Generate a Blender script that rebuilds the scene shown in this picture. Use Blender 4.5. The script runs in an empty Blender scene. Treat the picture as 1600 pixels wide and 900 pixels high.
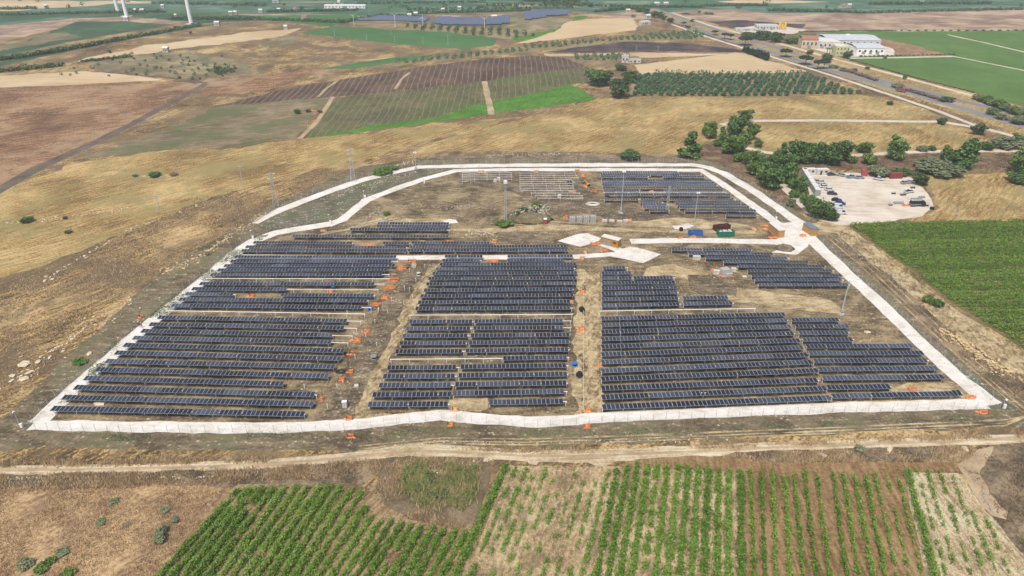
import bpy, bmesh, math, random
import numpy as np
from mathutils import Vector, Matrix, noise as mnoise
from mathutils.geometry import delaunay_2d_cdt
random.seed(7)
S = bpy.context.scene
COL = S.collection

# ------------------------------------------------------------------ camera
CAM_H, PITCH, FPX = 115.0, math.radians(28.6), 1100.0
cd = bpy.data.cameras.new('camera'); cam = bpy.data.objects.new('camera', cd); COL.objects.link(cam)
cam.location = (0, 0, CAM_H); cam.rotation_euler = (math.pi/2 - PITCH, 0, 0)
cd.sensor_width = 36.0; cd.lens = 36.0*FPX/1600.0; cd.clip_start = 1.0; cd.clip_end = 30000.0
S.camera = cam

# ------------------------------------------------------------------ world, sun, exposure
SUN_ELEV, SUN_AZ = math.radians(60), math.radians(205)     # azimuth clockwise from +Y (high, behind the camera and a little left)
W = bpy.data.worlds.new('World'); S.world = W; W.use_nodes = True
wn = W.node_tree.nodes; wl = W.node_tree.links
sky = wn.new('ShaderNodeTexSky'); sky.sky_type = 'NISHITA'; sky.sun_disc = False
sky.sun_elevation = SUN_ELEV; sky.sun_rotation = SUN_AZ
sky.air_density = 1.0; sky.dust_density = 4.0; sky.ozone_density = 1.0
wl.new(sky.outputs[0], wn['Background'].inputs[0]); wn['Background'].inputs[1].default_value = 0.10
sl = bpy.data.lights.new('sun', 'SUN'); so = bpy.data.objects.new('sun', sl); COL.objects.link(so)
sl.energy = 2.7; sl.angle = math.radians(9); sl.color = (1.0, 0.95, 0.88)
sd = Vector((math.sin(SUN_AZ)*math.cos(SUN_ELEV), math.cos(SUN_AZ)*math.cos(SUN_ELEV), math.sin(SUN_ELEV)))
so.rotation_euler = sd.to_track_quat('Z', 'Y').to_euler(); so.location = (0, 0, 200)
S.view_settings.view_transform = 'Standard'; S.view_settings.look = 'None'
S.view_settings.gamma = 1.0; S.view_settings.exposure = 0.36
HAZE = 0.00018
S.cycles.volume_bounces = 0; S.cycles.max_bounces = 5; S.cycles.diffuse_bounces = 2

# ------------------------------------------------------------------ terrain height and places
HILLS = [(-330, 640, 9, 110, 90), (-60, 570, 6, 110, 70), (55, 820, 8, 90, 70), (-180, 760, 8, 130, 70), (-520, 480, 8, 130, 130)]
def ground_z(x, y):
    z = 0.0
    for cx, cy, a, rx, ry in HILLS:
        d = ((x-cx)/rx)**2 + ((y-cy)/ry)**2
        if d < 6: z += a*math.exp(-d)
    return z * max(0.0, min(1.0, (y-400)/60 if x > -330 else 1.0))
CP, SP = math.cos(PITCH), math.sin(PITCH)
def ray(u, v):
    a, b = (u-800)/FPX, (450-v)/FPX
    return Vector((a, CP + b*SP, -SP + b*CP))
def P(u, v, z=0.0):
    """the place on the ground (z above it) seen at photo point u, v"""
    d = ray(u, v); t = (CAM_H - z)/(-d.z)
    for _ in range(6):
        g = ground_z(d.x*t, d.y*t)
        t = (CAM_H - z - g)/(-d.z)
    return Vector((d.x*t, d.y*t, CAM_H + d.z*t))
def tall(b, vtop):
    """height of something standing at ground point b whose top shows at photo row vtop"""
    q = (450-vtop)/FPX
    return CAM_H + b.y*(-SP + q*CP)/(CP + q*SP) - b.z
def mpp(v):
    """metres per photo pixel, across, at photo row v on level ground"""
    return CAM_H/((v+139.7)*CP)

def C(r, g, b, k=0.8):
    f = lambda c: ((c/255+0.055)/1.055)**2.4 if c > 10.3 else c/255/12.92
    return (f(r)*k, f(g)*k, f(b)*k, 1.0)

# ------------------------------------------------------------------ materials
MATS = {}
def new_mat(name):
    m = bpy.data.materials.new(name); m.use_nodes = True
    MATS[name] = m
    return m, m.node_tree.nodes, m.node_tree.links, m.node_tree.nodes['Principled BSDF']
def ramp(n, stops):
    r = n.new('ShaderNodeValToRGB'); e = r.color_ramp.elements
    e[0].position, e[0].color = stops[0]; e[1].position, e[1].color = stops[-1]
    for p, c in stops[1:-1]:
        x = e.new(p); x.color = c
    return r
def noise_node(n, l, vec, scale, detail=4, rough=0.6, dist=0.0):
    t = n.new('ShaderNodeTexNoise'); t.inputs['Scale'].default_value = scale
    t.inputs['Detail'].default_value = detail; t.inputs['Roughness'].default_value = rough
    t.inputs['Distortion'].default_value = dist
    l.new(vec, t.inputs['Vector']); return t.outputs[0]
def math_node(n, l, op, a, b=None, c=None):
    t = n.new('ShaderNodeMath'); t.operation = op
    for i, x in enumerate((a, b, c)):
        if x is None: continue
        if isinstance(x, (int, float)): t.inputs[i].default_value = x
        else: l.new(x, t.inputs[i])
    return t.outputs[0]
def ground_mat(name, cols, patch=25.0, streak=None, w=(0.9, 0.6, 0.55), spread=0.17, bump=0.5, fine=1.2,
               rows=None, specks=None, blotch=None):
    """cols dark to light; streak=(angle, long, short) metres; rows=(angle, pitch, colour, share); specks=(cell, colour, size); blotch=(size, colour, amount)"""
    m, n, l, b = new_mat(name)
    geo = n.new('ShaderNodeNewGeometry'); pos = geo.outputs['Position']
    n1 = noise_node(n, l, pos, 1.0/patch, 5, 0.62, 0.3)
    mp = n.new('ShaderNodeMapping'); l.new(pos, mp.inputs[0])
    if streak:
        mp.vector_type = 'TEXTURE'
        mp.inputs['Rotation'].default_value = (0, 0, math.radians(streak[0]))
        mp.inputs['Scale'].default_value = (streak[1], streak[2], 1)
        n2 = noise_node(n, l, mp.outputs[0], 1.0, 5, 0.65)
    else:
        n2 = noise_node(n, l, pos, 0.22, 5, 0.65)
    n3 = noise_node(n, l, pos, fine, 5, 0.75)
    s = math_node(n, l, 'SUBTRACT', n1, 0.5); s = math_node(n, l, 'MULTIPLY', s, w[0])
    t = math_node(n, l, 'SUBTRACT', n2, 0.5); s = math_node(n, l, 'MULTIPLY_ADD', t, w[1], s)
    t = math_node(n, l, 'SUBTRACT', n3, 0.5); s = math_node(n, l, 'MULTIPLY_ADD', t, w[2], s)
    s = math_node(n, l, 'ADD', s, 0.5)
    k = len(cols)
    r = ramp(n, [(0.5 - spread + 2*spread*i/(k-1), c) for i, c in enumerate(cols)])
    l.new(s, r.inputs[0]); col = r.outputs[0]
    def mixin(fac, colour):
        nonlocal col
        x = n.new('ShaderNodeMix'); x.data_type = 'RGBA'
        l.new(fac, x.inputs[0]); l.new(col, x.inputs[6]); x.inputs[7].default_value = colour
        col = x.outputs[2]
    if blotch:
        q = noise_node(n, l, pos, 1.0/blotch[0], 5, 0.7, 0.5)
        rr = ramp(n, [(0.62-blotch[2]*0.25, (0, 0, 0, 1)), (0.74-blotch[2]*0.25, (1, 1, 1, 1))]); l.new(q, rr.inputs[0])
        mixin(math_node(n, l, 'MULTIPLY', rr.outputs[0], 0.75), blotch[1])
    if rows:
        mr = n.new('ShaderNodeMapping'); mr.vector_type = 'TEXTURE'; l.new(pos, mr.inputs[0])
        mr.inputs['Rotation'].default_value = (0, 0, math.radians(rows[0]))
        mr.inputs['Scale'].default_value = (rows[1], rows[1], 1)
        sx = n.new('ShaderNodeSeparateXYZ'); l.new(mr.outputs[0], sx.inputs[0])
        wob = math_node(n, l, 'MULTIPLY_ADD', math_node(n, l, 'SUBTRACT', n1, 0.5), 0.9, sx.outputs[0])
        fr = math_node(n, l, 'FRACT', wob)
        tri = math_node(n, l, 'ABSOLUTE', math_node(n, l, 'SUBTRACT', fr, 0.5))
        rr = ramp(n, [(0.5*rows[3]*0.7, (1, 1, 1, 1)), (0.5*rows[3]*1.3, (0, 0, 0, 1))]); l.new(tri, rr.inputs[0])
        f = math_node(n, l, 'MULTIPLY', rr.outputs[0], math_node(n, l, 'MULTIPLY', n2, 1.5))
        mixin(f, rows[2])
    if specks:
        v = n.new('ShaderNodeTexVoronoi'); v.inputs['Scale'].default_value = 1.0/specks[0]; l.new(pos, v.inputs['Vector'])
        rr = ramp(n, [(specks[2]*0.6, (1, 1, 1, 1)), (specks[2], (0, 0, 0, 1))]); l.new(v.outputs['Distance'], rr.inputs[0])
        gate = ramp(n, [(0.48, (0, 0, 0, 1)), (0.6, (1, 1, 1, 1))]); l.new(n2, gate.inputs[0])
        mixin(math_node(n, l, 'MULTIPLY', rr.outputs[0], gate.outputs[0]), specks[1])
    l.new(col, b.inputs['Base Color'])
    b.inputs['Roughness'].default_value = 0.95; b.inputs['Specular IOR Level'].default_value = 0.15
    if bump:
        bp = n.new('ShaderNodeBump'); bp.inputs['Strength'].default_value = bump; bp.inputs['Distance'].default_value = 0.6
        hh = math_node(n, l, 'MULTIPLY_ADD', n2, 0.8, n3)
        l.new(hh, bp.inputs['Height']); l.new(bp.outputs[0], b.inputs['Normal'])
    return m
def plain_mat(name, c, rough=0.7, metal=0.0, spec=0.4, var=0.15, scale=1.5, per_obj=0.0):
    """painted, metal or plastic surface with slight uneven wear"""
    m, n, l, b = new_mat(name)
    tc = n.new('ShaderNodeTexCoord')
    q = noise_node(n, l, tc.outputs['Object'], scale, 4, 0.65)
    lo = tuple(max(0, x*(1-var)) for x in c[:3])+(1,); hi = tuple(min(1, x*(1+var)) for x in c[:3])+(1,)
    r = ramp(n, [(0.35, lo), (0.65, hi)]); l.new(q, r.inputs[0]); col = r.outputs[0]
    if per_obj:
        oi = n.new('ShaderNodeObjectInfo')
        hs = n.new('ShaderNodeHueSaturation'); l.new(col, hs.inputs['Color'])
        l.new(math_node(n, l, 'MULTIPLY_ADD', oi.outputs['Random'], 2*per_obj, 1-per_obj), hs.inputs['Value']); col = hs.outputs[0]
    l.new(col, b.inputs['Base Color'])
    b.inputs['Roughness'].default_value = rough; b.inputs['Metallic'].default_value = metal
    b.inputs['Specular IOR Level'].default_value = spec
    return m
def leaf_mat(name, cols, trans=0.25, size=1.5):
    """foliage: every leaf clump its own tint, larger clumps of lighter and darker growth"""
    m, n, l, b = new_mat(name)
    geo = n.new('ShaderNodeNewGeometry'); tc = n.new('ShaderNodeTexCoord')
    oi = n.new('ShaderNodeObjectInfo')
    q = noise_node(n, l, geo.outputs['Position'], 1.0/size, 3, 0.6)
    s = math_node(n, l, 'MULTIPLY_ADD', geo.outputs['Random Per Island'], 0.45, math_node(n, l, 'MULTIPLY', q, 0.75))
    s = math_node(n, l, 'MULTIPLY_ADD', oi.outputs['Random'], 0.2, math_node(n, l, 'SUBTRACT', s, 0.15))
    k = len(cols); r = ramp(n, [(0.2+0.6*i/(k-1), c) for i, c in enumerate(cols)])
    l.new(s, r.inputs[0]); l.new(r.outputs[0], b.inputs['Base Color'])
    b.inputs['Roughness'].default_value = 0.65; b.inputs['Specular IOR Level'].default_value = 0.25
    tr = n.new('ShaderNodeBsdfTranslucent'); l.new(r.outputs[0], tr.inputs['Color'])
    mx = n.new('ShaderNodeMixShader'); mx.inputs[0].default_value = trans
    l.new(b.outputs[0], mx.inputs[1]); l.new(tr.outputs[0], mx.inputs[2])
    l.new(mx.outputs[0], n['Material Output'].inputs['Surface'])
    return m

# ------------------------------------------------------------------ object helpers
def tag(o, label=None, cat=None, group=None, kind=None):
    if label: o['label'] = label
    if cat: o['category'] = cat
    if group: o['group'] = group
    if kind: o['kind'] = kind
    return o
def link(o, parent=None):
    COL.objects.link(o)
    if parent: o.parent = parent
    return o
def thing(name, label, cat, loc=(0, 0, 0), rz=0.0, group=None):
    o = bpy.data.objects.new(name, None); o.empty_display_size = 0.3; link(o)
    o.location = loc; o.rotation_euler = (0, 0, rz)
    return tag(o, label, cat, group)
def obj(name, mesh, parent=None, loc=None, rot=None, scale=None):
    o = bpy.data.objects.new(name, mesh); link(o, parent)
    if loc is not None: o.location = loc
    if rot is not None: o.rotation_euler = rot
    if scale is not None: o.scale = scale
    return o
def mesh_np(name, verts, faces, mat, smooth=False, mat_idx=None):
    """fast mesh from a vertex array and a list/array of equal-sized faces"""
    me = bpy.data.meshes.new(name)
    verts = np.asarray(verts, dtype=np.float32); faces = np.asarray(faces, dtype=np.int32)
    k = faces.shape[1]; nf = len(faces)
    me.vertices.add(len(verts)); me.vertices.foreach_set('co', verts.ravel())
    me.loops.add(nf*k); me.loops.foreach_set('vertex_index', faces.ravel())
    me.polygons.add(nf); me.polygons.foreach_set('loop_start', np.arange(0, nf*k, k, dtype=np.int32))
    me.polygons.foreach_set('loop_total', np.full(nf, k, dtype=np.int32))
    for m in (mat if isinstance(mat, (list, tuple)) else [mat]): me.materials.append(m)
    if mat_idx is not None: me.polygons.foreach_set('material_index', np.asarray(mat_idx, dtype=np.int32))
    me.polygons.foreach_set('use_smooth', np.full(nf, smooth, dtype=bool))
    me.update(calc_edges=True); me.validate()
    return me
class MB:
    """collects boxes, bars, prisms, rings into one mesh"""
    def __init__(s): s.v = []; s.f = []; s.mi = []; s.cur = 0
    def mat(s, i): s.cur = i; return s
    def _add(s, vs, fs):
        o = len(s.v); s.v += [tuple(x) for x in vs]; s.f += [[i+o for i in f] for f in fs]; s.mi += [s.cur]*len(fs); return s
    def box(s, c, d, rz=0.0, top=1.0, rot=None):
        hx, hy, hz = d[0]/2, d[1]/2, d[2]/2
        M = rot if rot is not None else Matrix.Rotation(rz, 3, 'Z')
        vs = []
        for z, k in ((-hz, 1.0), (hz, top)):
            for x, y in ((-hx, -hy), (hx, -hy), (hx, hy), (-hx, hy)): vs.append(M @ Vector((x*k, y*k, z)) + Vector(c))
        return s._add(vs, [[0, 3, 2, 1], [4, 5, 6, 7], [0, 1, 5, 4], [1, 2, 6, 5], [2, 3, 7, 6], [3, 0, 4, 7]])
    def bar(s, a, b, r0, r1=None, n=6):
        a, b = Vector(a), Vector(b); r1 = r0 if r1 is None else r1
        q = (b-a).to_track_quat('Z', 'Y'); vs = []
        for c, r in ((a, r0), (b, r1)):
            for i in range(n):
                t = 2*math.pi*i/n; vs.append(c + q @ Vector((r*math.cos(t), r*math.sin(t), 0)))
        fs = [[i, (i+1) % n, n+(i+1) % n, n+i] for i in range(n)] + [list(range(n))[::-1], list(range(n, 2*n))]
        return s._add(vs, fs)
    def prism(s, pts, z0, z1):
        n = len(pts); vs = [(p[0], p[1], z0) for p in pts] + [(p[0], p[1], z1) for p in pts]
        return s._add(vs, [list(range(n))[::-1], list(range(n, 2*n))] + [[i, (i+1) % n, n+(i+1) % n, n+i] for i in range(n)])
    def profile(s, pts, y0, y1):
        """side outline (x, z) swept from y0 to y1"""
        n = len(pts); vs = [(p[0], y0, p[1]) for p in pts] + [(p[0], y1, p[1]) for p in pts]
        return s._add(vs, [list(range(n)), list(range(n, 2*n))[::-1]] + [[(i+1) % n, i, n+i, n+(i+1) % n] for i in range(n)])
    def loft(s, rings):
        n = len(rings[0]); vs = [p for r in rings for p in r]; fs = []
        for k in range(len(rings)-1):
            for i in range(n): fs.append([k*n+i, k*n+(i+1) % n, (k+1)*n+(i+1) % n, (k+1)*n+i])
        fs += [list(range(n))[::-1], [(len(rings)-1)*n+i for i in range(n)]]
        return s._add(vs, fs)
    def quad(s, a, b, c, d): return s._add([a, b, c, d], [[0, 1, 2, 3]])
    def mesh(s, name, mats, smooth=False):
        me = bpy.data.meshes.new(name); me.from_pydata(s.v, [], s.f)
        for m in (mats if isinstance(mats, (list, tuple)) else [mats]): me.materials.append(m)
        me.polygons.foreach_set('material_index', s.mi)
        if smooth: me.polygons.foreach_set('use_smooth', [True]*len(s.f))
        me.update(); return me
ORD = ('first second third fourth fifth sixth seventh eighth ninth tenth eleventh twelfth thirteenth fourteenth fifteenth sixteenth seventeenth eighteenth '
       'nineteenth twentieth twenty-first twenty-second twenty-third twenty-fourth twenty-fifth twenty-sixth twenty-seventh twenty-eighth twenty-ninth '
       'thirtieth thirty-first thirty-second thirty-third thirty-fourth thirty-fifth thirty-sixth thirty-seventh thirty-eighth thirty-ninth fortieth '
       'forty-first forty-second forty-third forty-fourth forty-fifth forty-sixth forty-seventh forty-eighth').split()

# ================================================================== THE GROUND: one sheet split into its fields, roads and yards
GM = {}
def G(key, *a, **k): GM[key] = ground_mat(key, *a, **k)
G('dry_grassland', [C(88,74,54), C(126,104,70), C(158,130,86), C(182,154,102), C(206,180,132)], 30, (52, 8, 1.6), w=(1.1, 1.1, 1.5), blotch=(34, C(118,102,80), 0.75))
G('golden_meadow', [C(124,104,68), C(162,134,86), C(184,156,102), C(206,182,130)], 36, (48, 9, 1.5), w=(1.0, 1.0, 1.4), blotch=(26, C(156,144,96), 0.55))
G('stubble_field', [C(126,102,78), C(166,136,102), C(188,158,118), C(208,180,138)], 13, (35, 2.5, 1.0), w=(1.0, 0.8, 1.0), blotch=(22, C(158,134,108), 0.4))
G('brown_field', [C(104,80,60), C(138,106,78), C(160,126,94), C(186,156,120)], 50, (30, 10, 2), w=(0.9, 0.9, 1.4), blotch=(40, C(178,154,120), 0.4))
G('pale_field', [C(190,165,128), C(208,184,146), C(218,198,162)], 50, (5, 30, 3))
G('wheat_field', [C(196,170,130), C(208,184,144), C(218,196,158)], 50, (5, 30, 3), w=(0.6, 0.6, 0.3))
G('scrub_hill', [C(110,102,78), C(138,126,98), C(160,145,112), C(178,162,128)], 30, (10, 14, 3), blotch=(16, C(110,112,80), 0.6))
G('fallow_field', [C(106,98,74), C(128,116,88), C(146,132,104), C(164,146,118)], 40, (20, 10, 3), w=(0.9, 0.8, 0.7), blotch=(34, C(104,112,72), 0.6))
G('ploughed_field', [C(82,68,58), C(98,82,70), C(114,96,82)], 30, (88, 10, 2), rows=(0, 4.3, C(152,132,112), 0.14), bump=0.2)
G('green_vineyard', [C(88,88,62), C(106,104,72), C(124,118,86)], 30, (88, 8, 2), w=(0.9, 0.8, 1.2), rows=(0, 4.5, C(150,138,110), 0.09), blotch=(34, C(90,108,60), 0.5))
G('bright_crop', [C(70,112,44), C(86,132,50), C(104,146,62)], 14, (70, 6, 1.5), w=(0.7, 0.7, 0.6))
G('green_field', [C(70,108,64), C(80,120,70), C(92,130,80)], 50, (0, 30, 4), w=(0.7, 0.5, 0.3))
G('far_farmland', [C(70,98,80), C(88,118,96), C(106,134,112), C(130,150,130)], 70, (3, 90, 10), w=(0.8, 1.2, 0.8), blotch=(80, C(70,102,74), 0.6))
G('right_crop_field', [C(68,104,46), C(86,126,56), C(104,142,68)], 40, (-55, 12, 1.8), w=(0.9, 0.9, 0.8), rows=(25, 5.0, C(112,128,76), 0.4), blotch=(45, C(76,120,50), 0.5))
G('dark_crop', [C(54,80,56), C(66,96,64), C(82,112,78)], 40, (0, 26, 4), w=(0.8, 0.8, 0.9), blotch=(50, C(96,112,80), 0.4))
G('pale_crop', [C(112,138,100), C(128,150,112), C(150,164,128)], 40, (0, 26, 4))
G('grove_soil', [C(120,110,80), C(146,132,98), C(164,148,112)], 25, None)
G('burnt_ground', [C(60,54,54), C(84,74,72), C(120,100,90)], 20, (5, 14, 3))
G('dry_scrub', [C(128,106,92), C(162,138,116), C(188,164,136), C(204,182,154)], 40, (4, 40, 6), w=(0.9, 0.8, 0.4), blotch=(50, C(130,108,96), 0.5))
G('brown_bank', [C(88,72,56), C(114,92,72), C(136,112,88), C(160,136,106)], 10, None, w=(1.0, 0.8, 1.0), bump=0.9)
G('worked_ground', [C(92,82,64), C(118,106,84), C(138,122,98), C(162,146,118)], 16, (0, 5, 1.8), w=(1.0, 0.8, 1.0), specks=(1.3, C(196,184,160), 0.32), blotch=(16, C(108,108,78), 0.55))
G('site_soil', [C(88,76,58), C(116,102,78), C(138,122,94), C(166,148,116)], 14, (0, 5, 1.5), w=(1.1, 0.8, 1.0), specks=(1.6, C(200,186,158), 0.3), blotch=(12, C(178,160,124), 0.4))
G('grey_verge', [C(92,88,70), C(116,110,90), C(138,130,108)], 12, (15, 5, 1.5), w=(1.0, 0.9, 1.0), specks=(1.0, C(214,210,200), 0.4), blotch=(14, C(108,114,84), 0.55))
G('sandy_aisle', [C(118,102,76), C(160,140,104), C(190,170,130), C(210,192,154)], 5, (70, 2.5, 1.0), w=(1.0, 1.1, 0.9), spread=0.2)
G('pale_earth', [C(142,124,94), C(172,152,116), C(194,174,134), C(212,194,158)], 7, (0, 5, 1.6), w=(1.1, 0.9, 1.1), spread=0.2, specks=(1.5, C(214,202,178), 0.28))
G('dark_earth', [C(84,74,60), C(108,96,78), C(130,116,94), C(158,142,114)], 9, (0, 4, 1.6), w=(0.9, 0.8, 1.0), specks=(1.4, C(196,182,158), 0.3))
G('gravel_road', [C(208,200,186), C(226,220,209), C(236,231,222), C(243,240,234)], 7, (0, 3, 1.2), w=(0.9, 0.8, 1.0), spread=0.2, bump=0.2, fine=1.8, blotch=(9, C(206,195,175), 0.0))
G('dirt_track', [C(164,146,114), C(196,178,144), C(212,197,166), C(226,214,188)], 12, (3, 14, 0.7), w=(0.9, 0.9, 0.8), bump=0.3)
G('yard', [C(196,180,158), C(218,206,188), C(230,221,206)], 14, (-10, 10, 2), w=(1.0, 0.8, 0.3), bump=0.1)
G('asphalt_road', [C(122,120,118), C(138,136,134), C(150,148,146)], 20, (-55, 30, 1.0), w=(0.5, 0.9, 0.3), bump=0.0)
G('road_paint', [C(214,214,212), C(226,226,224)], 10, None, bump=0.0)
G('dark_track', [C(92,84,74), C(112,102,90), C(128,116,102)], 15, (50, 10, 1.5))
G('tan_track', [C(160,140,112), C(184,162,130), C(198,178,146)], 12, None, bump=0.2)
G('pale_track', [C(196,182,158), C(214,202,182), C(224,214,198)], 15, None, bump=0.1)
G('vineyard_soil', [C(112,94,68), C(142,118,86), C(162,138,104), C(182,158,124)], 14, (62, 6, 0.9), w=(0.8, 0.9, 1.0))
G('straw_soil', [C(132,116,88), C(166,146,110), C(188,166,128), C(206,188,150)], 8, (75, 4, 0.8), w=(1.0, 0.9, 1.1), blotch=(7, C(140,124,98), 0.4))
G('brown_soil', [C(112,90,62), C(138,112,78), C(154,126,90), C(170,142,106)], 14, (85, 8, 0.9), w=(0.8, 0.9, 1.0), bump=0.4)
G('mown_soil', [C(150,134,104), C(186,170,134), C(206,190,156), C(218,204,172)], 8, (95, 6, 0.8), w=(0.8, 1.0, 1.0))
G('vine_floor', [C(92,96,54), C(112,110,66), C(136,124,84)], 10, (0, 8, 1))
G('reed_ground', [C(104,92,72), C(130,114,90), C(152,134,106)], 8, None, bump=0.8)
G('rough_scrub', [C(98,86,68), C(126,110,88), C(148,130,104), C(172,152,122)], 9, None, w=(1.0, 0.8, 1.0), bump=0.9)

AREAS = []   # (name, material, outline in the world, unevenness in metres)
def area(name, mat, pts, rough=1.0): AREAS.append((name, mat, [P(*p).to_2d() for p in pts], rough))
def road(name, mat, pts, width, rough=0.25):
    c = [P(*p).to_2d() for p in pts]; ws = width if isinstance(width, (list, tuple)) else [width]*len(c)
    L, R = [], []
    for i, p in enumerate(c):
        a = c[max(0, i-1)]; b = c[min(len(c)-1, i+1)]; d = (b-a).normalized(); q = Vector((-d.y, d.x))
        k = 1.0
        if 0 < i < len(c)-1:
            d1 = (c[i]-c[i-1]).normalized(); k = 1.0/max(0.55, abs(d1.dot(d)))
        L.append(p+q*ws[i]/2*k); R.append(p-q*ws[i]/2*k)
    AREAS.append((name, mat, L+R[::-1], rough))

# far country
area('far_farmland', 'far_farmland', [(-900,-105),(2500,-105),(2500,14),(1600,14),(1340,20),(1200,22),(1140,14),(1040,18),(1000,16),(920,20),(890,17),(590,25),(545,37),(500,41),(400,31),(300,37),(240,31),(130,31),(50,39),(-900,45)], 2)
_r = random.Random(5)
for k in range(46):
    v = _r.choice((1, 2.5, 4, 6, 8, 10, 12.5, 15, 18, 21, 24, 28)); u = _r.uniform(-100, 1650); w_ = _r.uniform(40, 170); h_ = _r.uniform(0.7, 1.6)*(1+v*0.06); s_ = _r.uniform(-0.8, 0.8)
    if v > 12 and u > 560: continue
    area('crop_band', _r.choice(('dark_crop', 'dark_crop', 'green_field', 'pale_crop', 'dry_scrub', 'far_farmland')), [(u, v), (u+w_, v+s_), (u+w_+_r.uniform(-6, 6), v+s_-h_), (u+_r.uniform(-6, 6), v-h_)], 0.5)
area('pale_field', 'pale_field', [(-500,12),(0,17),(60,13),(120,10),(235,4),(200,0),(60,1),(-500,-2)], 2)
area('pale_field', 'pale_field', [(1120,3),(1190,6),(1300,3),(1220,0),(1150,0)], 1)
area('green_field', 'dark_crop', [(-300,26),(0,24),(120,17),(260,21),(390,24),(400,32),(300,37),(240,31),(100,26),(0,36),(-300,42)], 1)
area('green_field', 'green_field', [(400,25),(560,22),(545,36),(500,41),(400,31)], 1)
area('dry_scrub', 'dry_scrub', [(-300,48),(0,40),(110,29),(200,26),(300,34),(250,38),(120,34),(60,52),(0,66),(-300,85)], 1)
area('green_field', 'dark_crop', [(-300,110),(0,80),(60,56),(120,34),(190,33),(272,38),(200,50),(120,64),(60,76),(0,88),(-300,120)], 1)
area('fallow_field', 'fallow_field', [(-10,76),(50,58),(100,48),(110,60),(70,68),(0,80)], 2.6)
area('green_strip', 'dark_crop', [(-200,118),(0,97),(60,84),(130,69),(230,52),(315,39),(340,37),(250,54),(140,74),(60,90),(0,104),(-200,130)], 1)
area('pale_field', 'pale_field', [(150,87),(260,68),(380,50),(470,44),(440,56),(300,74),(180,92),(110,98)], 1.5)
area('scrub_hill', 'scrub_hill', [(118,101),(190,90),(270,82),(350,88),(420,110),(360,122),(300,120),(220,112),(150,110)], 2.6)
area('fallow_field', 'fallow_field', [(420,60),(470,55),(455,68),(420,72)], 2.6)
area('brown_field', 'brown_field', [(330,122),(430,112),(560,104),(480,118),(420,138),(330,150),(322,138)], 2.6)
area('green_field', 'green_field', [(468,52),(520,41),(600,45),(700,50),(778,60),(772,71),(720,77),(660,72),(560,62)], 1)
area('green_field', 'green_field', [(500,108),(600,92),(700,84),(640,94),(560,107)], 1)
area('burnt_orchard_floor', 'grove_soil', [(540,36),(620,37),(700,41),(790,45),(840,56),(805,62),(700,50),(600,46)], 1)
area('solar_farm_floor', 'fallow_field', [(548,35),(590,25),(660,27),(780,26),(830,18),(890,17),(892,25),(850,27),(780,43),(700,41),(620,36)], 1)
area('brown_hill', 'scrub_hill', [(760,47),(790,40),(830,29),(870,27),(895,30),(870,45),(830,55),(800,58)], 1)
area('green_strip', 'bright_crop', [(868,46),(895,32),(905,22),(928,23),(892,43),(850,60),(800,64),(800,58)], 1)
area('wheat_field', 'wheat_field', [(800,69),(865,50),(888,34),(990,28),(995,47),(900,58)], 0.8)
area('grove_floor', 'grove_soil', [(600,101),(700,88),(800,76),(1000,56),(1085,48),(1112,62),(960,65),(840,80),(720,92),(620,103)], 0.8)
area('burnt_ground', 'burnt_ground', [(850,82),(900,74),(980,65),(1060,67),(1150,76),(1165,82),(1040,80),(930,82)], 1)
area('pale_field', 'pale_field', [(850,84),(1000,82),(1170,84),(1010,90),(860,92)], 1)
area('grove_floor', 'grove_soil', [(850,88),(965,85),(1000,88),(990,96),(900,96)], 0.8)
area('golden_meadow', 'golden_meadow', [(-200,380),(0,302),(110,250),(470,218),(620,200),(830,180),(700,215),(600,236),(400,290),(250,345),(60,420),(-200,520)], 2.5)
area('ploughed_field', 'ploughed_field', [(345,165),(400,150),(480,132),(520,127),(600,114),(730,96),(830,87),(880,90),(915,103),(890,112),(757,127),(640,140),(520,152),(400,161)], 0.8)
area('fallow_field', 'fallow_field', [(110,248),(200,222),(345,167),(520,152),(470,217),(300,236)], 2.6)
area('green_vineyard', 'green_vineyard', [(472,217),(500,190),(525,152),(640,140),(757,127),(918,104),(928,130),(890,131),(770,178),(620,199)], 0.8)
area('bright_crop', 'bright_crop', [(478,217),(580,196),(680,184),(755,160),(766,168),(768,178),(620,199)], 0.8)
area('bright_crop', 'bright_crop', [(770,158),(830,147),(890,131),(915,142),(932,156),(770,178)], 0.8)
road('farm_track', 'tan_track', [(757,127),(763,155),(768,179)], 4.0)
road('farm_track', 'tan_track', [(520,151),(495,190),(468,217)], 2.6)
road('farm_track', 'tan_track', [(640,113),(627,124),(617,139)], 2.0)
road('farm_track', 'tan_track', [(528,125),(510,138),(497,151)], 2.0)
area('wheat_field', 'wheat_field', [(1000,116),(990,101),(1150,82),(1185,90),(1262,112),(1200,115)], 1)
area('grove_floor', 'grove_soil', [(985,150),(988,120),(1010,114),(1265,114),(1345,147),(1200,152)], 0.6)
area('dry_scrub', 'dry_scrub', [(900,24),(1000,15),(1040,19),(1150,14),(1200,21),(1340,20),(1600,14),(2500,14),(2500,47),(1600,47),(1340,51),(1230,50),(1100,44),(1030,26),(1000,30),(960,28)], 1)
area('burnt_ground', 'burnt_ground', [(1085,34),(1150,31),(1205,35),(1260,38),(1250,45),(1180,46),(1110,43)], 1.5)
area('right_crop_field', 'right_crop_field', [(1235,54),(1300,50),(1600,48),(2500,45),(2500,330),(1800,225),(1600,166),(1520,142),(1420,117),(1330,93),(1310,88),(1300,70)], 0.6)
area('grove_floor', 'brown_field', [(1345,60),(1375,60),(1440,74),(1490,87),(1395,88),(1360,80)], 1)
area('factory_yard', 'yard', [(1228,67),(1250,60),(1300,57),(1345,62),(1395,76),(1398,86),(1330,89),(1300,85),(1270,77)], 0.6)
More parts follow.
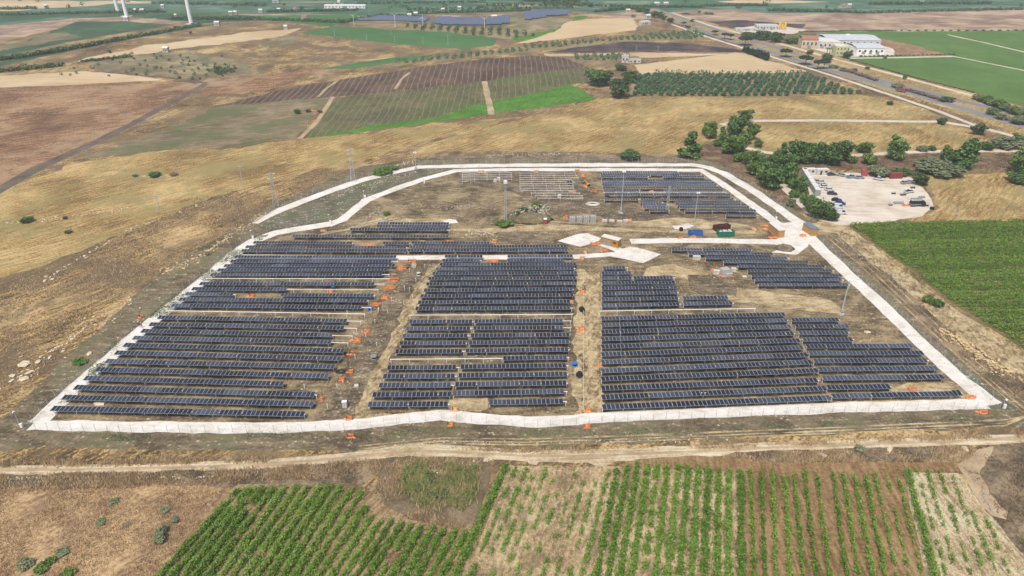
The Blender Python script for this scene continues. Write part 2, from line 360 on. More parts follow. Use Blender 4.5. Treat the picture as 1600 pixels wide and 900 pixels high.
area('plant_yard', 'yard', [(1148,49),(1165,42),(1205,39),(1262,46),(1240,53),(1190,53)], 0.6)
road('farm_track', 'pale_track', [(1480,54),(1540,67),(1620,86)], 3)
road('farm_track', 'pale_track', [(1325,91),(1400,90),(1490,88)], 5)
road('farm_track', 'pale_track', [(1490,88),(1540,98),(1620,114)], 2.6)
area('road_verge', 'golden_meadow', [(1000,15),(1040,30),(1120,58),(1200,84),(1300,114),(1400,146),(1500,175),(1600,213),(1800,280),(2500,560),(2500,330),(1800,225),(1600,168),(1520,144),(1420,119),(1330,95),(1240,68),(1150,47),(1060,22),(1020,14)], 0.8)
area('golden_meadow', 'golden_meadow', [(835,180),(932,155),(985,151),(1200,153),(1345,148),(1420,160),(1540,215),(1600,228),(1600,236),(1420,238),(1260,242),(1180,236),(1130,215),(1100,222),(1080,240),(990,240),(700,243),(640,240),(700,215)], 1)
area('golden_meadow', 'golden_meadow', [(1445,275),(1600,268),(2200,262),(2200,340),(1600,342),(1420,346),(1470,325)], 1)
# the dual carriageway
HW1 = [(1800,262),(1600,197),(1500,168),(1405,140),(1300,111),(1200,80),(1120,56),(1060,35),(1010,16)]
HW2 = [(1800,240),(1600,181),(1487,154),(1375,125),(1300,102),(1200,70.5),(1130,50),(1068,29),(1020,13)]
road('carriageway', 'asphalt_road', HW1, 9.6, 0.0)
road('carriageway', 'asphalt_road', HW2, 8.8, 0.0)
for HW in (HW1, HW2):
    for o in (-3.6, 3.6):
        pp = [P(*q).to_2d() for q in HW]; mk = []
        for i, q in enumerate(pp):
            d = (pp[min(i+1, len(pp)-1)]-pp[max(0, i-1)]).normalized(); mk.append(q+Vector((-d.y, d.x))*o)
        for sgn in (0,):
            L = [m+Vector((0.0, 0.24)) for m in mk]; R = [m-Vector((0.0, 0.24)) for m in mk]
            AREAS.append(('road_marking', 'road_paint', L+R[::-1], 0.0))
road('service_road', 'pale_track', [(1700,255),(1600,217),(1530,198),(1462,172),(1400,151),(1300,118),(1200,87),(1110,59),(1050,38)], 4.0)
road('service_road', 'pale_track', [(1525,151),(1400,117),(1300,91),(1200,63),(1110,40),(1050,20)], 4.5)
road('service_road', 'pale_track', [(1128,195),(1150,190),(1175,188.5),(1300,188),(1430,190),(1470,190),(1530,200)], [4.5]*7)
road('service_road', 'pale_track', [(1160,229),(1190,237),(1230,243),(1330,243),(1400,238.5),(1500,235.5),(1620,236)], 4.2)
area('brown_bank', 'brown_bank', [(1085,232),(1110,222),(1150,243),(1180,256),(1225,292),(1262,328),(1245,334),(1200,292),(1140,270),(1100,250)], 1.2)
area('brown_bank', 'brown_bank', [(1222,256),(1340,246),(1480,240),(1700,240),(1700,266),(1500,262),(1400,266),(1250,266)], 1.2)
# left slope
area('brown_field', 'brown_field', [(-300,142),(0,137),(130,131),(262,127),(318,132),(300,142),(250,168),(150,220),(60,260),(-10,296),(-300,420)], 2.6)
area('pale_field', 'pale_field', [(-300,120),(0,118),(115,112),(180,114),(262,125),(130,131),(0,137),(-300,142)], 1)
road('dirt_road', 'dark_track', [(-80,345),(0,296),(60,262),(100,244),(150,222),(200,197),(250,170),(300,143),(322,131)], [7,7,7.5,7,6.5,6,6,6,5])
road('dirt_road', 'dark_track', [(324,130),(262,121),(150,111)], 3.5)
area('rough_scrub', 'rough_scrub', [(690,237),(760,236),(930,238),(1060,243),(1080,248),(1000,250),(700,248),(620,262),(560,282),(640,250)], 1)
# the site and the ground around it
area('worked_ground', 'worked_ground', [(-60,690),(20,640),(80,580),(180,490),(270,410),(385,347),(420,322),(560,262),(650,247),(1095,247),(1150,268),(1270,345),(1300,355),(1450,480),(1600,620),(1900,860),(1700,665),(1560,668),(1000,692),(500,704),(0,700)], 1)
area('dirt_strip', 'sandy_aisle', [(1296,356),(1322,351),(1480,474),(1600,550),(1900,700),(1900,780),(1600,600),(1480,512),(1380,425)], 0.6)
area('brown_bank', 'rough_scrub', [(1290,362),(1330,385),(1400,440),(1480,512),(1600,598),(1700,665),(1640,660),(1560,612),(1450,520),(1360,430)], 1)
area('vineyard_floor', 'vine_floor', [(1325,351),(1600,345),(2200,335),(2200,850),(1900,690),(1600,545),(1480,470),(1420,420)], 0.4)
area('site_soil', 'site_soil', [(70,655),(130,600),(260,480),(380,385),(510,352),(580,312),(715,267),(1095,267),(1215,352),(1260,372),(1400,500),(1545,636),(900,656),(690,648),(500,664),(300,666)], 0.4)
area('grey_verge', 'grey_verge', [(402,352),(560,286),(655,262),(1085,259),(1240,350),(1212,352),(1095,267),(715,267),(580,312),(510,352),(430,362)], 0.5)
area('grey_verge', 'grey_verge', [(1262,372),(1290,380),(1400,490),(1500,575),(1590,640),(1560,640),(1400,500)], 0.6)
area('pale_earth', 'pale_earth', [(470,372),(545,355),(600,338),(660,342),(702,340),(716,348),(590,350),(545,360)], 1.5)
area('pale_earth', 'pale_earth', [(700,358),(770,357),(860,350),(900,352),(1000,357),(1180,360),(1180,365),(1000,362),(860,360),(760,364)], 1.5)
area('pale_earth', 'pale_earth', [(1005,432),(1045,428),(1085,440),(1120,462),(1200,478),(1320,492),(1300,470),(1200,456),(1150,450),(1090,425),(1050,412),(1010,418)], 1.5)
area('dark_earth', 'dark_earth', [(1075,430),(1115,428),(1150,448),(1150,462),(1100,462),(1070,448)], 1.5)
area('dark_earth', 'dark_earth', [(775,362),(870,366),(866,378),(820,384),(770,376)], 1.5)
area('rack_ground', 'dark_earth', [(718,268),(905,268),(930,290),(938,316),(830,314),(800,300),(725,288)], 1.5)
area('dark_earth', 'dark_earth', [(800,306),(935,312),(1000,320),(1180,344),(1000,350),(900,330),(850,326)], 1.5)
area('pale_earth', 'pale_earth', [(985,346),(1060,340),(1110,345),(1150,348),(1180,355),(1090,356),(1000,354)], 1.5)
area('sandy_aisle', 'sandy_aisle', [(548,660),(590,570),(630,480),(668,420),(690,410),(684,425),(640,500),(600,580),(570,645),(620,650),(560,660)], 1.5)
area('dark_earth', 'dark_earth', [(500,655),(550,560),(600,470),(640,410),(668,418),(630,480),(588,570),(545,660)], 1.5)
area('sandy_aisle', 'sandy_aisle', [(912,650),(914,520),(913,430),(938,425),(938,645)], 1.5)
area('pale_earth', 'pale_earth', [(893,650),(898,520),(902,420),(912,420),(913,520),(911,650)], 1.5)
area('pale_earth', 'pale_earth', [(700,620),(762,620),(760,640),(706,640)], 1.5)
area('pale_earth', 'pale_earth', [(1300,630),(1420,600),(1500,600),(1530,628),(1500,634)], 1.5)
area('dirt_yard', 'yard', [(1252,277),(1262,268),(1340,270),(1420,276),(1445,298),(1460,325),(1440,338),(1385,346),(1330,350),(1296,346),(1270,310)], 0.8)
area('pale_earth', 'pale_earth', [(1262,350),(1290,345),(1330,350),(1310,364),(1280,366)], 1.5)
road('service_road', 'pale_track', [(1190,258),(1225,292),(1250,316),(1275,340),(1312,349),(1330,349)], 4.0)
# white gravel roads
road('gravel_road', 'gravel_road', [(398,349),(440,327),(500,304),(560,283),(610,270),(655,261),(760,258.5),(900,257.5),(1085,257.5),(1108,262),(1130,270),(1180,300),(1230,335),(1255,352)], [3,5,5,5,5,5,5,5,5,5,5,5,5,6], 0.5)
road('gravel_road', 'gravel_road', [(512,352),(535,343),(553,328),(572,313),(610,298),(660,280),(712,266.5),(800,265),(1000,265),(1096,266),(1130,288),(1170,316),(1205,342),(1222,354)], 4.4, 0.5)
road('gravel_road', 'gravel_road', [(520,349),(470,357),(430,364),(395,377),(365,397),(340,420),(300,452),(240,500),(180,552),(120,604),(58,661)], 5.0, 0.35)
road('gravel_road', 'gravel_road', [(48,664),(150,666),(300,668),(450,668),(560,663),(640,653),(690,648),(760,655),(820,659),(880,657),(960,651),(1100,645),(1300,637),(1540,631)], [4.2]*14, 0.35)
road('gravel_road', 'gravel_road', [(1553,632),(1500,592),(1440,537),(1380,478),(1320,424),(1262,368),(1235,352)], [5.5,5,5,5,5,5.5,5], 0.35)
road('gravel_road', 'gravel_road', [(985,377),(1050,375.5),(1100,376),(1160,377),(1225,378)], 4.5, 0.3)
area('gravel_road', 'gravel_road', [(1200,352),(1235,347),(1262,351),(1268,368),(1262,385),(1245,398),(1205,394),(1222,388),(1205,378),(1225,366)], 0.3)
road('gravel_road', 'gravel_road', [(365,401),(500,402),(640,402.5),(780,402),(900,401),(960,397)], 3.6, 0.3)
area('gravel_pad', 'gravel_road', [(871,376.5),(890,369.5),(904.5,365),(918,364.5),(939,372),(936,376),(922,381),(907,385.5)], 0.2)
area('gravel_pad', 'gravel_road', [(950,397),(970,389),(985,385),(1008,390),(1033,397),(1005,411),(978,405),(955,401)], 0.2)
area('gravel_pad', 'gravel_road', [(930,381),(945,378),(975,389),(962,393),(945,387)], 0.2)
area('gravel_pad', 'gravel_road', [(690,345),(702,342),(712,343),(716,348),(700,349)], 0.2)
area('pale_rubble', 'gravel_road', [(1050,353),(1075,349),(1085,352),(1070,358),(1055,358)], 0.4)
# foreground
road('dirt_track', 'dirt_track', [(-200,742),(0,735),(200,732),(400,726),(520,717),(600,708),(650,703),(740,707),(820,712),(900,713),(1000,709),(1200,700),(1400,692),(1600,685),(1800,679)], [3.2,3.2,3.2,3.2,3.2,3.8,4.4,4,4,4.6,4.4,3.8,3.3,3.2,3.2], 0.3)
area('dirt_track', 'dirt_track', [(905,716),(960,712),(985,716),(960,722),(938,733),(925,726)], 0.4)
area('dirt_track', 'dirt_track', [(820,716),(846,716),(838,727),(826,725)], 0.3)
area('stubble_field', 'stubble_field', [(-300,1000),(-300,752),(0,742),(250,740),(500,734),(520,742),(360,764),(330,790),(250,900),(200,1000)], 0.6)
area('rough_scrub', 'rough_scrub', [(-200,752),(0,742),(400,734),(600,716),(590,740),(560,758),(380,757),(360,762),(200,752),(0,764)], 0.6)
area('vineyard_soil', 'vineyard_soil', [(190,1000),(245,900),(335,780),(372,757),(560,757),(600,780),(640,812),(735,828),(770,732),(800,724),(700,1000)], 0.3)
area('reed_ground', 'reed_ground', [(600,716),(640,711),(770,717),(752,790),(728,826),(650,812),(605,792),(588,760)], 0.5)
area('straw_soil', 'straw_soil', [(690,1000),(795,726),(820,728),(960,729),(1165,735),(1170,1000)], 0.3)
area('headland', 'brown_soil', [(960,729),(1000,716),(1080,712),(1200,722),(1500,722),(1535,745),(1500,741),(1160,737)], 0.4)
area('brown_soil', 'brown_soil', [(1162,1000),(1158,735),(1412,737),(1470,1000)], 0.2)
area('mown_soil', 'mown_soil', [(1468,1000),(1412,737),(1497,739),(1535,790),(1605,870),(1660,1000)], 0.3)
area('rough_scrub', 'rough_scrub', [(1505,722),(1545,698),(1600,692),(1900,690),(1900,1000),(1650,1000),(1600,866),(1535,790)], 0.6)
area('rough_scrub', 'rough_scrub', [(1150,706),(1300,701),(1520,696),(1530,712),(1500,722),(1200,722),(1130,712)], 0.4)
area('field_path', 'tan_track', [(1495,724),(1530,702),(1552,697),(1545,715),(1530,740),(1545,770),(1575,800),(1572,812),(1545,805),(1520,770),(1508,745)], 0.9)
for k, o in enumerate((-0.55, 0.75)):
    road('wheel_ruts', 'tan_track', [(-100,739+o),(0,735+o),(200,732+o),(400,726+o),(520,717+o),(600,708.5+o),(650,704+o),(740,707.5+o),(820,712+o),(900,713+o),(1000,709+o),(1200,700+o),(1400,692+o),(1600,685+o)], 0.6, 0.35)
for du in (0, 9, 20):
    road('wheel_ruts', 'pale_earth', [(1290+du,368),(1350+du,420),(1420+du,485),(1500+du,560),(1560+du,612),(1600+du,645)], 0.35, 0.35)
for dv in (0, 5, 9):
    road('wheel_ruts', 'pale_earth', [(560,697+dv),(690,684+dv),(820,686+dv),(1000,680+dv),(1300,668+dv),(1480,660+dv),(1570,656+dv),(1604,650)], 0.35, 0.3)
for dv in (0, 4):
    road('wheel_ruts', 'pale_earth', [(800,352+dv),(860,346+dv),(960,352+dv),(1080,347+dv),(1170,356+dv),(1215,360)], 0.4, 0.35)
    road('wheel_ruts', 'dark_earth', [(700,335+dv),(735,327+dv),(760,318+dv),(790,308+dv),(830,312+dv),(900,318)], 0.5, 0.35)
    road('wheel_ruts', 'dark_earth', [(560,352+dv),(640,334+dv),(700,330+dv)], 0.5, 0.35)

def densify(poly, rough, k):
    out = []; n = len(poly)
    for i in range(n):
        a, b = poly[i], poly[(i+1) % n]; L = (b-a).length
        mid = (a+b)/2; dist = max(100.0, mid.length)
        step = max(1.2, dist*0.011) if dist < 1500 else 150.0
        m = max(1, min(160, int(L/step)))
        d = (b-a)/max(L, 1e-6); q = Vector((-d.y, d.x))
        for j in range(m):
            p = a.lerp(b, j/m)
            if rough > 0 and dist < 1500:
                s = 0.12; amp = rough*max(1.0, dist/260)*1.1
                w = mnoise.noise(Vector((p.x*s, p.y*s, k*7.3))) + 0.8*mnoise.noise(Vector((p.x*s*3.1, p.y*s*3.1, k*3.1)))
                if rough >= 2: w += 2.2*mnoise.noise(Vector((p.x*0.02, p.y*0.02, k*1.7)))
                p = p + q*(w*amp*(1 if j else 0.5))
            out.append(p)
    return out
base_poly = [Vector(p) for p in ((-7000, -400), (7000, -400), (7000, 9000), (-7000, 9000))]
cv, ce, cf = [], [], []
def add_poly(pts):
    o = len(cv); cv.extend(pts); n = len(pts); cf.append(list(range(o, o+n)))
POLYS = []
add_poly(base_poly)
for k, (nm, mt, poly, rough) in enumerate(AREAS):
    dp = densify(poly, rough, k); POLYS.append(np.array([(p.x, p.y) for p in dp])); add_poly(dp)
for gx in range(-1000, 1001, 25):
    for gy in range(390, 1100, 25):
        cv.append(Vector((gx + random.uniform(-4, 4), gy + random.uniform(-4, 4))))
rv, re_, rf, _, _, of = delaunay_2d_cdt(cv, ce, cf, 1, 1e-4, True)
zs = [ground_z(p.x, p.y) for p in rv]
def inside(poly, px, py):
    c = np.zeros(len(px), bool); x0, y0 = poly[:, 0], poly[:, 1]; x1, y1 = np.roll(x0, -1), np.roll(y0, -1)
    for ax, ay, bx, by in zip(x0, y0, x1, y1):
        if ay == by: continue
        hit = (ay > py) != (by > py)
        c ^= hit & (px < (bx-ax)*(py-ay)/(by-ay) + ax)
    return c
cen = np.array([((rv[f[0]].x+rv[f[1]].x+rv[f[2]].x)/3, (rv[f[0]].y+rv[f[1]].y+rv[f[2]].y)/3) for f in rf])
own = np.zeros(len(rf), int)
for k, pl in enumerate(POLYS):
    lo, hi = pl.min(0), pl.max(0)
    ii = np.where((cen[:, 0] > lo[0]) & (cen[:, 0] < hi[0]) & (cen[:, 1] > lo[1]) & (cen[:, 1] < hi[1]))[0]
    if len(ii): own[ii[inside(pl, cen[ii, 0], cen[ii, 1])]] = k+1
byarea = {}
for f, o in zip(rf, own): byarea.setdefault(int(o), []).append(f)
NAMES = ['dry_grassland'] + [a[0] for a in AREAS]; MKEYS = ['dry_grassland'] + [a[1] for a in AREAS]
GROUND_TRIS = 0
for k in sorted(byarea):
    fs = byarea[k]; used = sorted({i for f in fs for i in f}); mp = {i: j for j, i in enumerate(used)}
    vs = [(rv[i].x, rv[i].y, zs[i]) for i in used]
    tris = []
    for f in fs:
        for j in range(1, len(f)-1): tris.append((mp[f[0]], mp[f[j]], mp[f[j+1]]))
    me = mesh_np(NAMES[k], vs, tris, GM[MKEYS[k]], True); GROUND_TRIS += len(tris)
    tag(obj(NAMES[k], me), kind='structure')
print('ground triangles', GROUND_TRIS)
print('cdt', len(cv), len(rv), len(rf), len(byarea), len(AREAS))

# ================================================================== SOLAR ROWS
M_FRAME = plain_mat('module_frame', C(160,163,168,1.0), 0.5, 0.3, 0.4, 0.1)
def cell_mat():
    m, n, l, b = new_mat('solar_cells')
    oi = n.new('ShaderNodeObjectInfo'); geo = n.new('ShaderNodeNewGeometry')
    s = math_node(n, l, 'MULTIPLY_ADD', geo.outputs['Random Per Island'], 0.25, math_node(n, l, 'MULTIPLY', oi.outputs['Random'], 0.75))
    r = ramp(n, [(0.0, C(22,25,34,1.0)), (0.5, C(38,43,56,1.0)), (1.0, C(74,80,94,1.0))]); l.new(s, r.inputs[0])
    l.new(r.outputs[0], b.inputs['Base Color']); b.inputs['Roughness'].default_value = 0.2
    b.inputs['Specular IOR Level'].default_value = 1.0
    return m
M_CELL = cell_mat()
M_STEEL = plain_mat('galvanised_steel', C(222,224,224,1.0), 0.55, 0.1, 0.5, 0.12)
MOD_W, MOD_L, TUBE_Z, MOD_Z = 1.13, 2.06, 1.42, 1.55
STRINGS = {}
def string_mesh(k):
    """k modules side by side along +X, each a frame tray with its dark cell sheet proud of it"""
    if k in STRINGS: return STRINGS[k]
    b = MB()
    for i in range(k):
        x = (i+0.5)*MOD_W; dz = random.uniform(-0.012, 0.012)
        b.mat(0).box((x, 0, dz), (MOD_W-0.03, MOD_L, 0.045))
        b.mat(1).quad((x-0.49, -0.97, 0.028+dz), (x+0.49, -0.97, 0.028+dz), (x+0.49, 0.97, 0.028+dz), (x-0.49, 0.97, 0.028+dz))
        b.mat(0).box((x, 0, -0.06), (0.06, 1.6, 0.06))
    STRINGS[k] = b.mesh('module_string', [M_FRAME, M_CELL]); return STRINGS[k]
POST = MB().box((0, 0, TUBE_Z/2-0.1), (0.15, 0.1, TUBE_Z+0.2)).box((0, 0, TUBE_Z-0.08), (0.3, 0.2, 0.16)).mesh('post', M_STEEL)
TUBE = MB().bar((0, 0, 0), (1, 0, 0), 0.075, n=6).mesh('torque_tube', M_STEEL)
MOTOR = MB().box((0, 0, -0.12), (0.35, 0.35, 0.4)).bar((0, -0.15, -0.3), (0, -0.15, -0.55), 0.08).mesh('drive_motor', plain_mat('drive_motor', C(50,52,56,1.0), 0.6))
TILT = math.radians(3)
def solar_row(label, group, pl, pr, ext=0.0, bare=False, tilt=None, thin=False):
    """pl, pr: photo points of the row's two ends; ext: photo x where the bare tube goes on to"""
    zr = TUBE_Z if bare else MOD_Z
    a, b = P(*pl, z=zr), P(*pr, z=zr); a.z = b.z = 0
    d = b-a; L = d.length; rz = math.atan2(d.y, d.x)
    t = thing('solar_row', label, 'solar panels' if not bare else 'steel rack', a, rz, group)
    end = L
    if ext:
        e = P(ext, pr[1]+(0.0 if bare else 0.6), z=TUBE_Z); end = max(L+0.5, L+(Vector((e.x, e.y, 0))-b).length)
    tl = (random.uniform(-0.6, 0.6)*math.pi/180 + TILT) if tilt is None else tilt
    if not bare:
        n = max(1, int(L/MOD_W)); x = 0.0; i = 0; first = random.choice((4, 5, 5, 6))
        while n > 0:
            k = min(n, first if i == 0 else random.choice((5, 5, 5, 6, 10)))
            if n-k == 1: k = n
            w = math.sin(x*0.05+a.y)*0.006
            obj('module_string', string_mesh(k), t, (x, 0, MOD_Z), (tl+random.uniform(-0.006, 0.006), w*0.3, 0))
            x += k*MOD_W + random.choice((0.0, 0.08, 0.22)); n -= k; i += 1
        if L > 25 and random.random() < 0.7:
            obj('drive_motor', MOTOR, t, (L*random.uniform(0.42, 0.58), 0, TUBE_Z))
    obj('torque_tube', TUBE, t, (-0.1, 0, TUBE_Z), None, (end+0.25, 0.9, 0.9) if thin else (end+0.25, 1.5, 1.5) if bare else (end+0.25, 1.15, 1.15))
    m = max(2, int(round(end/5.7))+1)
    for i in range(m): obj('post', POST, t, (0.12+(end-0.24)*i/(m-1), 0, 0), None, (0.6, 0.6, 1) if thin else None)
    return t

BLOCK = {
 'left': ('dark blue solar rows of the left block', [
  ((81,638),(476,647)), ((98,620.6),(485,631)), ((116.6,605),(488,616.4),495), ((132,590.6),(442,599.6)), ((150.4,577),(512.6,587.4)),
  ((165,564),(521,573)), ((180,550.8),(528,560)), ((193.6,538.8),(536,548)), ((208,527.6),(518,534.6),544), ((221,516.8),(519,523.6),551),
  ((233.6,506.4),(533,512),557.6), ((247,495.6),(540,501),563.6), ((262,485.6),(570,490.6),0,1), ((268,477),(568,480),580), ((280,467.4),(575.6,469.6)),
  ((290,459),(367.6,459.8)), ((439,460.4),(585.4,461.4)), ((300,451),(447,451.6),591), ((312,443),(586,443.4),600), ((322,435),(608,435.6),0,1),
  ((329,429),(597,428.4),608), ((340,421.6),(601,421.2)), ((350,415),(612,414.4)), ((360,408),(612,407.6),622), ((367,401),(621,401)),
  ((377,391.2),(633,391.8)), ((384,385.4),(636,386.4)), ((396,378.6),(551,379.6)), ((598,379.6),(640,380)), ((457,368.4),(697,369.2)),
  ((547,358),(702,358.8)), ((589,353),(702,353.4)), ((590,348.8),(702,349.2))]),
 'middle': ('dark blue solar rows of the middle block', [
  ((575,631.6),(702,631)), ((764,628.4),(885,626.8)), ((582,616.6),(703,616)), ((707.4,614.6),(886,611.2)), ((592,602),(708.6,601.4)), ((711,600.6),(886.6,598)),
  ((598.4,588),(713,587.4)), ((716,586.6),(887.4,584.2)), ((605,574.4),(717.4,573.6)), ((719.6,573),(887.4,570.8)), ((610,561.4),(785,560),0,1), ((786,559.6),(888.6,558.2)),
  ((617.6,549),(725.4,548.4)), ((727.4,548),(889.4,545.8)), ((624.4,536.2),(729,535.6)), ((732.4,535.4),(890,533.8)), ((629,524.8),(733,524.2)), ((735.4,524),(890.4,522.8)),
  ((634.4,513.4),(736.6,512.8)), ((739.4,512.6),(880.6,511.6),892), ((639.4,502.4),(739,502)), ((741.4,501.8),(881,500.8),892), ((640,492.4),(894,491.2),0,1),
  ((649,482),(888,480.8),894), ((653,472.4),(889,470.8)), ((657,462.4),(895,460.6)), ((662.4,453.4),(895.6,451.6)), ((666,443.6),(896.4,442.4)), ((669,435),(897,434.2)),
  ((675.6,427.2),(898,426)), ((681,420),(898.6,418.8)), ((687,413),(898.6,412.4)), ((691,406.6),(752,406.4)), ((792.4,406.2),(880,406)), ((695,400.4),(753,400.4)),
  ((793,400.4),(895.6,399.8)), ((637,390.8),(884,390.6)), ((640,385.6),(884,384.6)), ((643,379),(765,379.6))]),
 'right': ('dark blue solar rows of the right block', [
  ((941,636),(1295.6,621.2)), ((1300,618.8),(1488,615)), ((940,620.6),(1288,606.8)), ((1292.4,605.2),(1392,603.6)), ((939.4,606.4),(1280,593.6)), ((1285.6,590.8),(1473.4,588.4)),
  ((939.4,592),(1274,578.8)), ((1279.4,576.8),(1462.6,575)), ((939.4,579.4),(1266.4,565.6)), ((1272,563.8),(1451.4,562.6)), ((939.4,565.6),(1261,554.2)), ((1264.6,551.8),(1442,551)),
  ((939.4,553.6),(1254.4,542.6)), ((1260,540.8),(1425,540)), ((939.4,541.6),(1248,531.8)), ((1254.4,530.2),(1334,530)), ((939.4,529.8),(1242,520.8)), ((1248.6,520),(1327,519.4)),
  ((939.4,518.4),(1236.4,510.2)), ((1243,509.8),(1325,509.6)), ((939.4,507.6),(1231,500)), ((1237,499.8),(1312.4,499.2)), ((939.4,497.4),(1226,490.8)), ((937,486),(1180,482),0,1),
  ((940,477.4),(1063.6,474.6)), ((1068,474.4),(1146.4,473)), ((940,467.4),(1061,465.6)), ((1067,465.6),(1137,464.4)), ((940,458.6),(1060,456.6)), ((940,449.8),(1056,448.4)),
  ((940,441.8),(1055.4,441.2)), ((940,434.4),(987,434)), ((990,433.8),(1054.4,433.6)), ((940,426.4),(985.6,426)), ((942,418.4),(981,417.8))]),
 'staggered': ('grey blue solar rows stepped beside the gravel crossing', [
  ((1049.6,389.6),(1175,390)), ((1076,395.6),(1206,396.4)), ((1102.6,402.4),(1233,403)), ((1130.6,408.6),(1264,409)), ((1153,415.6),(1290,416)), ((1168,422.8),(1303,422.8)),
  ((1174,430),(1312,430)), ((1179.4,436.8),(1318,437)), ((1184.6,444.6),(1328,444.6))]),
 'back': ('pale grey blue solar rows at the back of the site', [
  ((1134,335.6),(1185,336)), ((1015,328.6),(1046,328.6)), ((1070,328.4),(1180,328.8)), ((1006,323.8),(1045,323.8)), ((1062,323.6),(1172,324)), ((1004,319.4),(1045,319.4)), ((1058,319.4),(1166,319.8)),
  ((1000,315.4),(1036,315.4)), ((1055,315.2),(1158,315.4)), ((944,311),(999,311)), ((1001,311),(1150,311)), ((944,304),(1142,304)), ((944,300.4),(1135,300.4),0,1),
  ((943,296.6),(1000,296.6)), ((1038,296.6),(1130,296.6)), ((942,293),(1127,293)), ((941,289),(1121,289)), ((941,285.4),(1116,285.4)), ((940,281.8),(1110,281.8)),
  ((940,275.6),(1014,275.6)), ((1036,275.6),(1101,275.6)), ((938,272),(1096,272)), ((941,268.6),(1060,268.6))]),
 'bare': ('bare steel racks at the back of the site', [
  ((840,309.6),(911,309.6),0,1), ((836,305.6),(910,305.6),0,1), ((830,301.6),(906,301.6),0,1), ((815,297.6),(900,297.6),0,1), ((813,294),(897,294),0,1), ((812,290.4),(896,290.4),0,1),
  ((812,287),(895,287),0,1), ((812,283.6),(884,283.6),0,1), ((812,280.4),(893,280.4),0,1), ((812,277),(904,277),0,1), ((812,273.8),(902,273.8),0,1), ((812,270.4),(900,270.4),0,1),
  ((722,283.4),(736,282.6),0,1), ((722,280),(800,280),0,1), ((722,276.4),(800,276.4),0,1), ((722,273.2),(800,273.2),0,1), ((722,270),(800,270),0,1), ((886,284),(897,284))]),
}
WHERE = {
 'left': 'from the front road in the left block', 'middle': 'from the front road in the middle block', 'right': 'from the front road in the right block',
 'staggered': 'from the gravel crossing in the stepped block', 'back': 'from the front of the back block', 'bare': 'from the rubble mound among racks without panels'}
WHAT = {'left': 'dark blue solar row', 'middle': 'dark navy solar row', 'right': 'navy solar row', 'staggered': 'grey blue solar row', 'back': 'pale blue solar row', 'bare': 'bare steel rack'}
for key, (grp, rows) in BLOCK.items():
    num, prev, marks = -1, None, []
    for r in rows:
        ym = (r[0][1]+r[1][1])/2
        same = prev is not None and r[0][0] >= prev[1]-8 and abs(r[0][1]-prev[2]) < 7
        if not same: num += 1
        marks.append(num); prev = (r[0][0], r[1][0], r[1][1])
    for i, r in enumerate(rows):
        bare = len(r) > 3 and r[3] == 1
        what = 'bare steel tube rack' if bare else WHAT[key]
        if key == 'bare': what = 'bare steel rack' if bare else 'short panel row'
        mates = [k for k in range(len(rows)) if marks[k] == marks[i]]
        piece = ', ' + ('left' if rows[i][0][0] == min(rows[k][0][0] for k in mates) else 'right') + ' piece' if len(mates) > 1 else ''
        solar_row('%s %s %s%s' % (ORD[marks[i]], what, WHERE[key], piece), grp, r[0], r[1], r[2] if len(r) > 2 else 0, bare,
                  tilt=math.radians({'back': 1, 'staggered': 0}[key]) if key in ('back', 'staggered') else None, thin=(key == 'bare'))
# the tilted end module of the front right row
solar_row('short kinked end piece of the front right solar row', BLOCK['right'][0], (1489,614.4), (1502,613.6), tilt=math.radians(14))
# far solar farm on the plain: rows too fine to tell apart, one mass
vs, fs, mi = [], [], []
b = MB()
def inpoly(p, poly):
    c = False; n = len(poly)
    for i in range(n):
        x0, y0 = poly[i]; x1, y1 = poly[(i+1) % n]
        if (y0 > p[1]) != (y1 > p[1]) and p[0] < (x1-x0)*(p[1]-y0)/(y1-y0)+x0: c = not c
    return c
FARM = [[tuple(P(*q).to_2d()) for q in pl] for pl in (
    [(556,33),(590,26.5),(655,28),(700,28),(760,30),(757,38),(700,37.5),(620,33)], [(640,37.5),(700,36),(757,39),(778,42),(730,41.5)],
    [(762,29),(785,27),(830,19.5),(890,18),(888,24),(862,26),(840,29),(800,37),(772,40),(760,38)])]
for pl in FARM:
    x0, x1 = min(p[0] for p in pl), max(p[0] for p in pl); y0, y1 = min(p[1] for p in pl), max(p[1] for p in pl)
    y = y0
    while y < y1:
        x = x0
        while x < x1:
            if inpoly((x+4, y), pl) and random.random() < 0.93 and int(x/8) % 11 and int(y/4.8) % 8:
                g = ground_z(x+4, y)
                b.mat(0).box((x+4, y, g+1.6), (7.8, 3.9, 0.1), rot=Matrix.Rotation(math.radians(14), 3, 'X'))
                b.mat(1).box((x+4, y, g+0.8), (0.2, 0.2, 1.6))
            x += 8
        y += 4.8
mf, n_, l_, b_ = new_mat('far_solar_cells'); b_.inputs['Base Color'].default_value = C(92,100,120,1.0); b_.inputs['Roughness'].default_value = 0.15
tag(obj('distant_solar_farm', b.mesh('distant_solar_farm', [mf, M_STEEL])), 'blue solar farm far off on the green plain beyond the small turbines', 'solar farm', kind='stuff')

